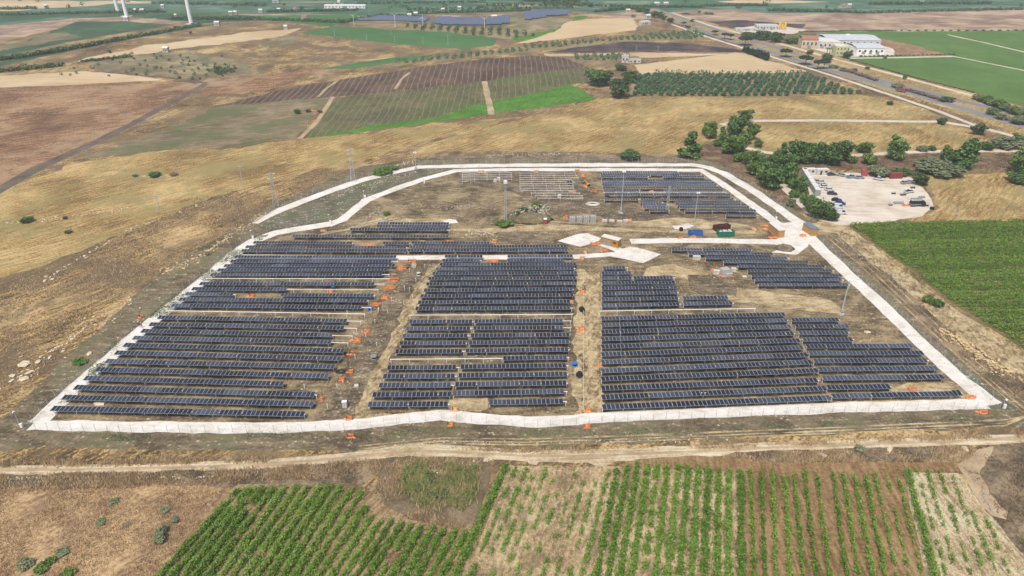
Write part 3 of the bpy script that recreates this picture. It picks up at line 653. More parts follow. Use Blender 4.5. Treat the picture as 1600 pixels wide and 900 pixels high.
# ================================================================== PLANTS
rng = np.random.default_rng(11)
L_VINE = leaf_mat('vine_leaves', [C(60,86,26,1.05), C(90,124,40,1.05), C(116,150,56,1.05), C(152,176,88,1.05)], 0.35, 1.2)
L_VINE_DRY = leaf_mat('sparse_vine_leaves', [C(66,98,34,1.0), C(94,134,48,1.0), C(118,156,62,1.0), C(146,168,88,1.0)], 0.3, 1.2)
L_DARK = leaf_mat('dark_leaves', [C(40,56,30,1.1), C(58,80,42,1.1), C(78,102,54,1.1), C(104,126,70,1.1)], 0.15, 2.5)
L_LIGHT = leaf_mat('light_leaves', [C(50,76,28,0.95), C(76,106,42,0.95), C(104,134,58,0.95), C(134,158,82,0.95)], 0.25, 2.5)
L_PINE = leaf_mat('pine_needles', [C(30,46,26,1.0), C(42,64,34,1.0), C(58,84,44,1.0)], 0.12, 2.0)
L_OLIVE = leaf_mat('olive_leaves', [C(58,86,56,1.0), C(82,112,76,1.0), C(108,136,98,1.0)], 0.2, 2.0)
L_REED = leaf_mat('reed_leaves', [C(104,112,66,1.2), C(126,138,78,1.2), C(150,152,98,1.2), C(190,172,134,1.2)], 0.3, 2.5)
L_DRY = leaf_mat('dry_stalks', [C(142,122,96,1.05), C(174,150,116,1.05), C(200,176,138,1.05), C(218,198,164,1.05)], 0.2, 3.0)
L_BROWN = leaf_mat('brown_weeds', [C(112,98,82,1.05), C(140,122,98,1.05), C(166,146,118,1.05)], 0.15, 2.0)
L_PINK = leaf_mat('oleander_blossom', [C(80,98,64,1.1), C(108,108,82,1.1), C(178,136,144,1.2), C(100,116,78,1.1)], 0.2, 1.2)
L_MID = leaf_mat('mid_leaves', [C(38,58,26,1.05), C(62,92,42,1.05), C(90,120,58,1.05), C(120,146,78,1.05)], 0.2, 2.2)
L_SAGE = leaf_mat('grey_green_leaves', [C(86,98,70,1.1), C(112,122,88,1.1), C(138,144,110,1.1)], 0.2, 1.2)
M_BARK = plain_mat('bark', C(92,76,60,0.8), 0.95, 0, 0.1, 0.3, 3.0)

def leaves(pos, size, up=0.4, stretch=1.0, out=None):
    """one small quad per position, facing up/outward with scatter; returns verts, faces"""
    n = len(pos); pos = np.asarray(pos, dtype=np.float64)
    size = np.broadcast_to(np.asarray(size, dtype=np.float64), (n,))
    nr = rng.normal(size=(n, 3)); nr[:, 2] += up*2
    if out is not None: nr += out*1.3
    nr /= np.linalg.norm(nr, axis=1, keepdims=True)+1e-9
    t = rng.normal(size=(n, 3)); t -= nr*np.sum(t*nr, 1, keepdims=True); t /= np.linalg.norm(t, axis=1, keepdims=True)+1e-9
    s = np.cross(nr, t)
    a = (size*rng.uniform(0.7, 1.3, n)*0.5)[:, None]; bb = (size*rng.uniform(0.5, 1.0, n)*0.5*stretch)[:, None]
    q = np.stack([pos-t*a-s*bb*0.5, pos+s*bb*-1.0, pos+t*a+s*bb*0.3, pos+s*bb], 1)
    return q.reshape(-1, 3), np.arange(4*n).reshape(n, 4)
def blades(pos, h, w, lean=0.35):
    """upright narrow triangles (grass, reeds)"""
    n = len(pos); pos = np.asarray(pos, dtype=np.float64); th = rng.uniform(0, 2*np.pi, n)
    h = np.broadcast_to(h, (n,))*rng.uniform(0.6, 1.3, n); w = np.broadcast_to(w, (n,))*rng.uniform(0.6, 1.3, n)
    d = np.stack([np.cos(th), np.sin(th), np.zeros(n)], 1)*(w/2)[:, None]
    tip = pos + np.stack([rng.normal(0, lean, n)*h, rng.normal(0, lean, n)*h, h], 1)
    return np.stack([pos-d, pos+d, tip], 1).reshape(-1, 3), np.arange(3*n).reshape(n, 3)

# ---- vineyards in the foreground: each row a thing of its own
def row_positions(a, b, gap, cover, vig, width, height, per, seed, along=0.42):
    r = np.random.default_rng(seed); L = (b-a).length; n = max(1, int(L/gap)); pos = []; stems = []
    d = np.array([(b-a).x/L, (b-a).y/L]); q = np.array([-d[1], d[0]])
    run = 1.0
    for i in range(n):
        run = 0.75*run + 0.25*r.uniform(0, 2)
        if r.random() > cover*min(1.15, run+0.15): continue
        s = vig*r.uniform(0.55, 1.35)
        c = np.array([a.x, a.y]) + d*(i+0.5+r.uniform(-0.2, 0.2))*gap + q*r.normal(0, 0.08)
        m = max(4, int(per*s))
        al = r.normal(0, along*gap*1.15, m); ac = r.normal(0, width*0.33*s, m)
        hz = height*s*np.clip(r.beta(2.2, 1.6, m), 0.08, 1)*np.exp(-(ac/(width*0.9))**2)
        xy = c + al[:, None]*d + ac[:, None]*q
        pos.append(np.column_stack([xy, 0.1+hz])); stems.append((c[0], c[1], height*s*0.55))
    return (np.concatenate(pos) if pos else np.zeros((0, 3))), stems
def vine_row(name, label, cat, group, top, bot, gap=1.1, cover=1.0, vig=1.0, width=1.15, height=1.35, per=95, leaf=0.36, mat=None, ext=14.0, seed=1):
    a, b = P(*top), P(*bot); a.z = b.z = 0
    d = (b-a).normalized(); b = b + d*ext
    pos, stems = row_positions(a, b, gap, cover, vig, width, height, per, seed)
    if not len(pos): return
    o = np.array([a.x, a.y, 0])
    v, f = leaves(pos-o, leaf, 1.1)
    me = mesh_np('vine_foliage', v, f, mat or L_VINE)
    t = thing(name, label, cat, (a.x, a.y, 0), 0, group)
    obj('foliage', me, t)
    sb = MB()
    for x, y, h in stems: sb.bar((x-o[0], y-o[1], 0), (x-o[0]+0.05, y-o[1], h), 0.04, 0.03, 4)
    tag(obj('stems', sb.mesh('vine_stems', M_BARK), t), kind='stuff')
    return t
tops = [375,386,398,411,427,445,464,482,500,516,532,549,565,572,579,596,612,627,642,659,677,694,711,727]
topy = [766,769,767,767,766,766,764,763,763,762,763,767,772,794,810,814,817,820,823,825,828,829,831,835]
for i, (x, y) in enumerate(zip(tops, topy)):
    vine_row('vine_row', '%s full green vine row from the stubble field side of the lower vineyard' % ORD[i], 'vine row', 'vine rows of the lower vineyard beside the stubble field',
             (x, y), (252+19.1*i, 900), cover=0.97, seed=i+1, vig=1.1 if i < 12 else 1.0, height=1.3)
vine_row('vine_row', 'long unbroken green vine row running past the reed patch', 'vine row', 'vine rows of the lower vineyard beside the stubble field', (792, 727), (710, 905), cover=1.0, vig=1.12, seed=60)
sp = [(807,731,736,.5),(823,733,752,.6),(838,733,770,.5),(853,733,788,.45),(868,735,806,.35),(884,738,826,.3),(900,742,848,.35),(915,745,868,.4),(932,745,889,.5),(949,742,910,.75)]
for i, (x, y, xb, cv_) in enumerate(sp):
    vine_row('vine_row', '%s thin gappy vine row counted from the reed patch on straw soil' % ORD[i], 'vine row', 'gappy vine rows on pale straw soil', (x, y), (xb, 900), cover=cv_, vig=0.8, per=46, width=1.1, height=1.1, mat=L_VINE_DRY, seed=80+i)
dn = [(964,738,932),(980,732,950),(996,729,968),(1012,729,987),(1027,729,1005),(1042,731,1024),(1060,731,1042),(1075,733,1061),(1091,733,1080),(1106,736,1099),(1122,735,1119),(1138,739,1137),(1157,740,1157)]
for i, (x, y, xb) in enumerate(dn):
    vine_row('vine_row', '%s broken but leafy vine row counted from the straw soil towards the brown strip' % ORD[i], 'vine row', 'leafy vine rows between the straw soil and the brown strip', (x, y), (xb, 900),
             cover=0.93 if i not in (0, 4) else 0.78, vig=1.05, width=1.1, per=95, seed=110+i)
br = [(1172,738,1177),(1189,740,1194),(1206,741,1212),(1225,746,1233),(1240,745,1254),(1256,740,1274),(1275,745,1295),(1300,743,1322),(1316,742,1340),(1334,745,1362),(1351,742,1381),(1366,742,1400),(1386,748,1419),(1404,750,1439)]
for i, (x, y, xb) in enumerate(br):
    vine_row('vine_row', '%s narrow vine row on the bare brown strip from its left edge' % ORD[i], 'vine row', 'narrow vine rows on bare brown soil', (x, y), (xb, 900),
             cover=0.93 if i < 10 else 0.75, vig=0.95 if i < 11 else 0.7, width=0.85, per=52, seed=140+i)
vine_row('vine_row', 'thick dark vine row closing the bare brown strip beside the mown straw rows', 'vine row', 'narrow vine rows on bare brown soil', (1417, 738), (1460, 902), cover=1.0, vig=1.1, width=1.1, per=80, seed=170)
mw = [(1432,735,1477),(1447,736,1495),(1467,738,1516),(1487,740,1537),(1512,790,1558),(1540,812,1577)]
for i, (x, y, xb) in enumerate(mw):
    vine_row('vine_row', '%s patchy vine row on mown straw from the thick dark row' % ORD[i], 'vine row', 'patchy vine rows on mown straw', (x, y), (xb, 900), cover=0.6, vig=0.72, per=40, width=0.9, mat=L_VINE_DRY, seed=180+i)

# ---- dense vineyard on the right: rows run across
V0, V1 = P(1325, 352), P(1600, 347)
RV = [tuple(P(*q).to_2d()) for q in ((1326,352),(1600,346),(1900,338),(1900,720),(1600,543),(1482,469),(1422,419))]
ry0, ry1 = min(p[1] for p in RV), max(p[1] for p in RV)
dirx = Vector((V1.x-V0.x, V1.y-V0.y, 0)).normalized(); slope = dirx.y/dirx.x
i = 0; y = ry1 + 12
while y > ry0 - 30 and i < 48:
    xs = [x for x in np.arange(80, 320, 0.8) if inpoly((x, y + slope*(x-V0.x)), RV)]
    if len(xs) > 6:
        a = Vector((xs[0], y + slope*(xs[0]-V0.x), 0)); bb = Vector((xs[-1], y + slope*(xs[-1]-V0.x), 0))
        pos, st = row_positions(a, bb, 1.1, 0.97, 1.0, 1.15, 1.4, 40, 300+i)
        pos = pos-np.array([a.x, a.y, 0])
        v, f = leaves(pos, 0.42, 0.6)
        t = thing('vine_row', '%s dense vine row from the far edge of the green vineyard beside the dirt strip' % ORD[min(i, 46)], 'vine row', a, 0, 'vine rows of the dense right vineyard')
        obj('foliage', mesh_np('vine_foliage', v, f, L_VINE), t); i += 1
    y -= 2.15

# ---- trees and bushes
def crown_points(lobes, n, shell=0.55):
    """points through a crown made of several lobes (centre, radii), denser towards each lobe's skin, with gaps"""
    w = np.array([l[1][0]*l[1][1]+l[1][1]*l[1][2] for l in lobes]); k = rng.choice(len(lobes), n, p=w/w.sum())
    d = rng.normal(size=(n, 3)); d /= np.linalg.norm(d, axis=1, keepdims=True)
    r = rng.uniform(shell**3, 1.0, n)**(1/3)
    c = np.array([l[0] for l in lobes])[k]; rad = np.array([l[1] for l in lobes])[k]
    bump = 1 + 0.13*np.sin(d[:, 0]*5+k)*np.cos(d[:, 1]*6+2*k) + 0.08*np.sin(d[:, 2]*9+k)
    p = c + d*rad*(r*bump)[:, None]
    keep = p[:, 2] > 0.15
    return p[keep], d[keep]
def lobes_for(kind, r):
    R = r.uniform
    if kind == 'round':
        L = [((0, 0, 0.5), (0.36, 0.36, 0.38)), ((R(-.1,.1), R(-.1,.1), 0.24), (0.3, 0.3, 0.2))]
        for i in range(8):
            a = i*0.8+R(-0.3, 0.3); q = R(0.2, 0.34); L.append(((q*math.cos(a), q*math.sin(a), R(0.25, 0.84)), (R(0.1, 0.22),)*2+(R(0.1, 0.18),)))
    elif kind == 'tall':
        L = []
        for i in range(9):
            z = 0.14+0.095*i; a = R(0, 6.28); q = R(0.05, 0.2)*(1.1-z*0.6); L.append(((q*math.cos(a), q*math.sin(a), min(z, 0.88)), (R(0.16, 0.26)*(1.15-z*0.6),)*2+(R(0.1, 0.15),)))
    elif kind == 'umbrella':
        L = [((0, 0, 0.76), (0.46, 0.46, 0.17))]
        for i in range(7):
            a = i*0.9+R(-0.2, 0.2); L.append(((0.3*math.cos(a), 0.3*math.sin(a), R(0.7, 0.82)), (0.2, 0.2, 0.13)))
    elif kind == 'cypress':
        L = [((0, 0, 0.12+0.11*i), (0.2*(1-(i/8.5)**1.6)+0.02,)*2+(0.1,)) for i in range(8)]
    elif kind == 'palm':
        L = [((0, 0, 0.85), (0.4, 0.4, 0.14))]
    else:   # bush
        L = [((0, 0, 0.42), (0.4, 0.34, 0.45))]
        for i in range(6):
            a = i+R(-0.3, 0.3); L.append(((0.3*math.cos(a), 0.28*math.sin(a), R(0.25, 0.6)), (R(0.16, 0.24), R(0.16, 0.24), R(0.2, 0.32))))
    return L
TREES = {}
def tree_meshes(kind, lm, n, leaf, seed):
    key = (kind, lm.name, n, seed)
    if key in TREES: return TREES[key]
    r = random.Random(seed*31+len(kind)); L = lobes_for(kind, r)
    p, d = crown_points(L, n, 0.5)
    sh = {'umbrella': 0.55, 'cypress': 0.1}.get(kind, 0.3)
    v, f = leaves(p, leaf, 0.25, 1.0, d)
    crown = mesh_np('crown', v, f, lm)
    tb = MB(); top = {'umbrella': 0.68, 'cypress': 0.6, 'palm': 0.85, 'bush': 0.3}.get(kind, 0.5); tr = 0.02 if kind != 'bush' else 0.012
    tb.bar((0, 0, -0.03), (0.01, 0.0, top*0.55), tr*1.6, tr*1.1, 7).bar((0.01, 0, top*0.55), (0, 0.01, top), tr*1.1, tr*0.6, 7)
    for l in L[1:6]:
        tb.bar((0.01, 0, top*r.uniform(0.45, 0.8)), tuple(x*0.85 for x in l[0]), tr*0.7, tr*0.25, 5)
    TREES[key] = (crown, tb.mesh('trunk', M_BARK)); return TREES[key]
def tree(name, label, cat, group, u, vbase, vtop, wpx, kind='round', lm=None, n=900, leaf=0.11, seed=0, rz=None, depth=1.0, h=None):
    b = P(u, vbase); lm = lm or L_DARK
    dist = (b-cam.location).length
    width = wpx*dist/FPX
    if h is None: h = max(0.6, tall(b, vtop)*1.0)
    crown, trunk = tree_meshes(kind, lm, n, leaf, seed)
    t = thing(name, label, cat, b, rng.uniform(0, 6.28) if rz is None else rz, group)
    sx = width/{'round': 0.95, 'tall': 0.62, 'umbrella': 1.0, 'cypress': 0.42, 'palm': 0.9}.get(kind, 0.92)
    if 'rubble mound' in label: t.location.z += 2.0
    obj('crown', crown, t, None, None, (sx, sx*depth, h)); obj('trunk', trunk, t, None, None, (h, h, h))
    return t
NEAR = [  # u, base v, top v, width px, kind, leaves, n, label
 (938,133,107,45,'round','D',1500,'broad dark round tree left of the olive grove'), (968,153,120,34,'round','D',1500,'tall dark tree standing at the near corner of the olive grove'),
 (984,128,108,26,'round','D',1200,'dark rounded tree behind the tall tree at the olive grove corner'), (970,110,98,18,'bush','D',800,'small dark bush below the ruined white house'),
 (985,248,233,33,'bush','D',1400,'low wide dark bush alone behind the top gravel loop'), (1077,245,207,31,'tall','M',1600,'dusky tree standing alone at the edge of the brown bank'),
 (1110,216,186,24,'round','L',1400,'light green tree at the head of the brown bank'), (1128,223,198,17,'tall','M',1100,'narrow dark tree between two light green ones'),
 (1147,213,182,32,'round','M',1700,'large dark tree over the curve of the pale track'), (1163,192,171,24,'round','M',1200,'dark tree standing at the start of the pale farm track'),
 (1172,217,193,24,'round','L',1300,'mid green tree on the meadow side of the tree clump'), (1143,240,208,36,'round','L',1900,'big light green tree leaning over the brown bank'),
 (1165,225,205,20,'round','L',900,'small light tree tucked between larger crowns'), (1184,230,215,13,'bush','D',700,'small dark shrub at the meadow edge of the clump'),
 (1170,258,233,24,'round','L',1300,'yellow green tree below the pale track bend'), (1184,258,235,26,'round','L',1300,'light green tree with an open crown below the pale track'),
 (1177,273,250,24,'round','L',1300,'light green tree at the foot of the brown bank'), (1203,294,257,38,'round','M',2000,'largest dark round tree beside the yard track'),
 (1218,264,236,28,'round','M',1500,'dark tree behind the largest round tree'), (1231,287,252,30,'round','M',1500,'dark tree standing between the yard track and white cabins'),
 (1249,302,276,24,'round','M',1300,'dark shrubby tree beside the row of white cabins'), (1222,243,222,16,'tall','M',900,'slim dark tree at the start of the hedge line'),
 (1245,252,216,34,'round','M',1700,'broad dark tree with pale gaps in the hedge line'), (1268,254,219,34,'round','M',1700,'broad tall tree in the middle of the hedge line'),
 (1290,256,222,32,'round','M',1500,'dark tree in the hedge line above the cabins'), (1313,250,218,34,'round','M',1600,'bright topped dark tree ending the hedge line'),
 (1277,341,307,30,'bush','D',1700,'dark bush at the yard entrance beside the white van'), (1266,330,304,24,'bush','D',1300,'dark bush behind the yard row of cars'), (1293,343,318,22,'bush','D',1200,'dark bush at the corner of the yard entrance'),
 (1349,238,221,26,'round','L',1100,'light green tree standing behind the pale farm track'), (1357,256,237,20,'bush','L',900,'light green shrub hanging over the brown bank'),
 (1398,249,211,31,'round','L',1900,'bright green tree standing on the pale track above the yard'), (1441,236,226,15,'bush','S',600,'grey green bush beside the pale track'), (1456,235,226,11,'bush','D',500,'small dark bush next to the grey green bush'),
 (1477,250,227,20,'round','L',1000,'yellow green tree left of the tall dusky tree'), (1497,262,219,30,'tall','M',1900,'tall dusky tree standing on the brown bank'), (1516,250,217,24,'tall','M',1300,'grey green twin tree beside the tall dusky tree'),
 (1511,250,232,26,'bush','L',900,'yellow green shrub at the foot of the twin trees'), (1540,234,219,18,'bush','L',800,'bright yellow green bush above the pale track'), (1570,230,212,34,'bush','S',900,'wide straggly grey green bush above the pale track'),
 (1466,270,250,58,'bush','S',1600,'long clump of giant reeds between yard and brown bank'), (1435,288,268,25,'round','D',1200,'dark shrub at the corner of the yard by the red container'),
 (1371,275,258,28,'bush','S',1000,'grey green bush behind the parked cars of the yard'), (1408,272,262,26,'bush','D',900,'low dark hedge bush behind the red container'),
 (1594,270,226,36,'round','L',1700,'large light green tree cut by the picture edge'), (1596,285,266,36,'bush','D',1100,'dark bush below the large light green tree'), (1590,225,208,22,'round','D',900,'dark tree beside the white service road'),
 (1471,194,183,15,'round','D',800,'dark bush between the farm track and service road'), (1527,210,191,20,'round','D',1200,'dark round tree in the fork of the service roads'), (1390,164,156,9,'bush','D',400,'small dark bush on dry grass below the service road'),
 (1550,179,168,16,'bush','D',700,'dark bush in the highway median'), (1566,186,176,18,'bush','S',700,'grey bush in the highway median'), (1592,193,179,22,'bush','S',800,'leafy bush in the highway median at the picture edge'),
 (1227,89,76,18,'umbrella','P',900,'umbrella pine beside the carriageway across from the factory'), (1258,101,86,20,'umbrella','P',1000,'umbrella pine alone in the middle of the median'), (1277,108,93,13,'umbrella','P',800,'left of two joined umbrella pines by the oleanders'), (1287,107,92,15,'umbrella','P',800,'right of two joined umbrella pines by the oleanders'),
 (1292,93,82,16,'bush','D',700,'dark shrub across the road from the paired pines'), (1265,85,77,10,'bush','D',400,'small dark shrub on the far verge below the factory'),
 (1164,71,56,21,'umbrella','P',1000,'large umbrella pine on the near verge above the cypresses'), (1132,61,51,11,'umbrella','P',700,'left umbrella pine of the pair up the road'), (1141,62,52,11,'umbrella','P',700,'right umbrella pine of the pair up the road'),
 (1117,55,47,11,'umbrella','P',600,'small umbrella pine in the median before the pair'), (1068,40,34,9,'umbrella','P',500,'small distant umbrella pine in the median'), (1047,35,27,12,'round','D',600,'dark round tree where the road meets the village'), (1037,31,24,9,'round','D',500,'dark tree at the village end of the median'),
 (1075,43,39,9,'bush','D',300,'low dark bush on the verge by the distant pine'), (1099,54,50,5,'bush','D',200,'tiny dark bush on the sandy verge'), (1081,34,29,8,'round','L',300,'small light tree on the far verge'),
 (1021,27,16,14,'round','L',700,'light tree at the village by the road end'), (1010,22,12,14,'round','L',700,'light tree in the far village'), (1000,19,7,18,'round','L',700,'tall light trees over the far village'), (1031,28,18,14,'round','D',700,'dark tree at the edge of the far village'), (990,27,21,8,'bush','S',300,'grey bush in front of the far village'),
 (1192,62,46,30,'round','D',1100,'dark trees in front of the yellow silo plant'), (1212,66,48,26,'round','D',1100,'dark tree between silo plant and factory'), (1172,58,49,26,'bush','D',800,'wide dark bush at the gate of the silo plant'), (1238,68,56,24,'bush','L',800,'light bush at the corner of the factory yard'),
 (1322,91,79,14,'round','D',700,'dark tree in front of the pale yellow house'), (1328,87,78,8,'tall','D',400,'thin dark tree beside the pale yellow house'), (1382,92,86,6,'bush','D',250,'little dark bush on the white track by the factory'),
 (1413,124,117,6,'bush','D',250,'small dark bush on the far verge of the highway'), (1355,108,103,8,'bush','D',250,'low dark bush on the far verge'), (1402,137,129,17,'bush','S',600,'green shrub in the median beside the oleanders'), (1478,158,150,20,'bush','D',700,'dark green shrub at the end of the oleander row'), (1303,106,100,14,'bush','S',500,'light shrub at the start of the oleander row'), (1317,111,105,10,'bush','S',400,'grey shrub beside the oleander row'), (1335,111,106,9,'bush','D',300,'dark shrub behind the pink oleanders'), (1365,124,120,10,'bush','D',300,'dark shrub at the end of the first oleander row'),
 (243,276,267,17,'bush','D',700,'dark bush on stones on the golden slope'), (212,276,272,8,'bush','D',250,'tiny bush left of the stones on the golden slope'), (272,274,268,11,'bush','B',400,'brown bush right of the stones on the golden slope'),
 (42,347,338,16,'bush','D',700,'dark green bush on the stone line of the left slope'), (103,342,337,7,'bush','D',250,'tiny green bush on the stone line of the slope'), (107,364,359,10,'bush','D',300,'small flat bush below the stone line'),
 (325,398,393,8,'bush','B',300,'dark brown shrub among pale rocks by the gravel road'), (465,178,170,11,'round','D',500,'dark round tree alone in the sloping green field'), (482,175,170,9,'bush','D',300,'low dark shrub next to the lone round tree'), (500,176,171,8,'bush','D',300,'dark shrub at the path in the sloping field'),
 (298,53,48,6,'round','D',200,'tiny dark tree on the pale far field'), (471,14,9,9,'round','D',300,'dark tree behind the far farm'), (634,11,7,7,'round','D',200,'tiny dark tree on the far green plain'), (750,12,7,12,'bush','D',300,'dark clump of trees on the far plain'), (772,10,6,8,'bush','D',200,'small dark clump on the far plain'), (705,20,15,7,'round','D',200,'tiny tree by the small white house'), (815,6,1,6,'round','D',200,'thin tree far out on the plain'), (923,11,4,10,'round','D',300,'dark tree at the far hedge'), (1154,13,8,9,'bush','D',250,'dark clump in the far green field'), (1092,21,16,6,'round','D',200,'small tree on the dry ground beyond the village'), (1107,22,18,16,'bush','S',400,'pale bushes on the dry ground beyond the village'), (1072,22,19,14,'bush','S',300,'low pale bushes beyond the village'),
 (178,785,781,14,'bush','S',500,'grey green weed clump near the top of the stubble field'), (158,817,813,13,'bush','S',500,'grey weed clump in the middle of the stubble field'), (258,798,794,14,'bush','S',400,'faint weed clump by the vineyard corner'), (196,822,819,11,'bush','B',300,'brown weed clump in the stubble field'),
 (40,884,876,20,'bush','S',700,'grey green bush low in the stubble field'), (66,890,882,18,'bush','L',900,'bright green bush low in the stubble field'), (80,879,872,13,'bush','L',500,'second bright green bush just behind the first'), (107,899,891,18,'bush','L',800,'bright green bush at the bottom picture edge'), (97,864,859,18,'bush','S',600,'straggly green weeds above the bright bushes'),
 (255,832,821,14,'bush','S',400,'dry brown shrub by the vineyard path'), (274,815,808,12,'bush','S',300,'dry yellow shrub by the vineyard path'), (250,845,834,18,'bush','S',400,'wide dry olive brush at the edge of the stubble field'),
 (838,330,322,18,'bush','L',700,'green shrub on top of the rubble mound'), (818,337,330,14,'bush','D',500,'dark shrub on the flank of the rubble mound'), (808,343,336,10,'bush','D',400,'small dark shrub low on the rubble mound'), (788,352,344,28,'bush','L',800,'green weeds round the lattice mast foot'),
 (598,271,262,30,'bush','L',900,'long green bush beside the outer gravel loop'), (612,265,258,20,'bush','L',600,'green bush just outside the gravel loop bend'), (604,336,330,12,'bush','L',400,'green shrub on the rubble bank'), (1448,472,460,14,'bush','L',600,'bright green shrub on the bank by the dirt strip'), (1463,477,466,18,'bush','L',800,'bright green bush at the edge of the dirt strip'), (125,566,561,20,'bush','L',500,'low green weeds beside the left gravel road'), (1243,612,606,8,'bush','L',250,'small green weed on pale earth'),
 (1343,703,697,14,'bush','S',400,'dark weed on the bank above the brown strip'), (1235,322,309,14,'bush','S',500,'grey shrub between the gravel loop and yard track'),
]
for (u, v, t, w, lk, lab) in ((1122,228,216,16,'L','light shrub low between the first trees of the belt'),(1136,236,224,16,'M','mid green shrub under the large belt tree'),(1157,236,222,18,'M','shrubby tree filling the middle of the belt'),(1153,252,238,18,'L','yellow green shrub on the brown bank edge'),(1192,262,246,20,'M','mid green tree joining the belt to the track'),(1190,280,264,20,'L','light shrub left of the largest round tree'),(1208,280,262,22,'M','mid green crown beside the yard track'),(1223,278,262,20,'M','shrubby crown behind the yard track'),(1240,294,280,18,'L','light shrub between yard track and cabins'),(1240,308,296,16,'M','low shrub beside the yard track bend'),(1256,316,302,18,'M','shrub at the lower end of the cabins'),(1210,252,236,16,'M','small crown above the yard track start'),(1258,256,238,20,'M','low shrub in the hedge line gap'),(1302,258,240,22,'M','shrub under the hedge line end'),(1238,258,240,20,'M','crown joining two hedge line trees'),(1330,254,242,18,'L','light shrub after the hedge line'),(1268,322,306,22,'M','green shrub at the back of the entrance bush'),(1286,334,316,24,'D','dark shrub in the middle of the entrance bush'),(1302,345,330,14,'D','small dark shrub at the tip of the entrance bush'),(1104,210,196,16,'L','pale green shrub at the start of the belt'),(1152,200,180,22,'M','crown joining the trees over the pale track'),(1178,205,192,16,'M','small crown on the meadow side of the belt')):
    NEAR.append((u, v, t, w, 'round' if w > 17 else 'bush', lk, 1000, lab))
LM = {'M': L_MID, 'D': L_DARK, 'L': L_LIGHT, 'P': L_PINE, 'S': L_SAGE, 'B': L_BROWN}
for i, (u, vb, vt, w, kind, lk, n, lab) in enumerate(NEAR):
    nm = {'umbrella': 'umbrella_pine', 'bush': 'bush', 'tall': 'tree', 'round': 'tree'}[kind]
    tree(nm, lab, 'bush' if kind == 'bush' else 'tree', None, u, vb, vt, w, kind, LM[lk], n, 0.16 if n < 600 else (0.125 if n < 1100 else 0.1), i % 4)
for i in range(13):   # cypress windbreak
    f = i/12; u = 1163+f*35; v = 81+f*14
    tree('cypress', 'dark cypress in the windbreak by the carriageway', 'tree', 'cypresses of the windbreak', u+random.uniform(-1, 1), v, v-9-f*6+random.uniform(-1.5, 1.5), 6.5, 'cypress', L_PINE, 420, 0.13, i % 3)
for k, (u0, v0, u1, v1, n) in enumerate(((1320,109,1368,125,9), (1417,140,1462,153,9))):
    for i in range(n):
        f = i/(n-1); v = v0+(v1-v0)*f
        tree('oleander', 'pink oleander bush in the %s median row' % ('short upper' if k == 0 else 'longer lower'), 'bush', 'oleanders of the %s row' % ('upper' if k == 0 else 'lower'), u0+(u1-u0)*f, v+1.5, v-4.5+random.uniform(-1, 1), 8, 'bush', L_PINK, 350, 0.16, i % 3)
for i in range(12):   # tall reed hedge along the highway
    f = i/11; u = 1528+f*85; v = 156+f*33
    tree('reed_clump', 'tall olive green reed clump in the hedge beside the highway', 'reeds', 'reed clumps of the highway hedge', u, v, v-12-3*f+random.uniform(-1.5, 1.5), 15, 'bush', L_LIGHT if i % 3 else L_SAGE, 700, 0.13, i % 4)
for k, (pts, n, lab) in enumerate(((((1330,94),(1420,119),(1520,144)), 46, 'low dark hedge shrub along the right crop field'), (((1345,88),(1490,85)), 22, 'small dark hedge shrub along the factory track'), (((1250,50),(1320,48.5),(1400,48),(1600,47.5)), 48, 'small dark hedge shrub behind the factory fields'))):
    for i in range(n):
        f = i/(n-1)*(len(pts)-1); j = min(int(f), len(pts)-2); f -= j
        u = pts[j][0]+(pts[j+1][0]-pts[j][0])*f; v = pts[j][1]+(pts[j+1][1]-pts[j][1])*f
        tree('hedge_shrub', lab, 'shrub', 'shrubs: '+lab, u, v+0.6, v-1.8+random.uniform(-0.6, 0.4), random.uniform(3.0, 5.0), 'bush', L_DARK, 120, 0.25, i % 2)

# olive grove: single trees in rows (nearest 300), farther groves as one mass each
OL = [tuple(P(*q).to_2d()) for q in ((990,149.5),(992,121),(1010,115.5),(1262,115.5),(1340,146.5),(1200,150.5))]
pts = []
x0, x1 = min(p[0] for p in OL), max(p[0] for p in OL); yy = min(p[1] for p in OL)+2; k = 0
while yy < max(p[1] for p in OL):
    x = x0 + (k % 2)*2.4 + 2
    while x < x1:
        if inpoly((x, yy), OL) and random.random() < 0.96: pts.append((x+random.uniform(-0.7, 0.7), yy+random.uniform(-0.5, 0.5)))
        x += 5.4
    yy += 5.6; k += 1
pts = sorted(pts, key=lambda p: p[1])
variants = [tree_meshes('bush', L_OLIVE, 260, 0.2, s) for s in range(3)]
for i, (x, y) in enumerate(pts[:300]):
    s = random.uniform(0.8, 1.15); cr, tk = variants[i % 3]
    t = thing('olive_tree', 'grey green olive tree standing in the planted grove rows', 'tree', (x, y, ground_z(x, y)), random.uniform(0, 6), 'olive trees of the big grove')
    obj('crown', cr, t, None, None, (4.2*s, 4.2*s, 3.4*s)); obj('trunk', tk, t, None, None, (3, 3, 3))
print('olives', len(pts))
def mass(name, label, cat, spots, size, n, leaf, lm, squash=0.8):
    V, F = [], []; o = 0
    for (x, y) in spots:
        s = size*random.uniform(0.7, 1.25); p = rng.normal(size=(n, 3)); p /= np.linalg.norm(p, axis=1, keepdims=True)
        d = p.copy(); p = p*np.array([s/2, s/2, s*squash/2])*rng.uniform(0.6, 1.0, (n, 1)); p[:, 2] += s*squash*0.5
        p += np.array([x, y, ground_z(x, y)])
        v, f = leaves(p, leaf, 0.4, 1.0, d); V.append(v); F.append(f+o); o += len(v)
    tag(obj(name, mesh_np(name, np.concatenate(V), np.concatenate(F), lm)), label, cat, None, 'stuff')
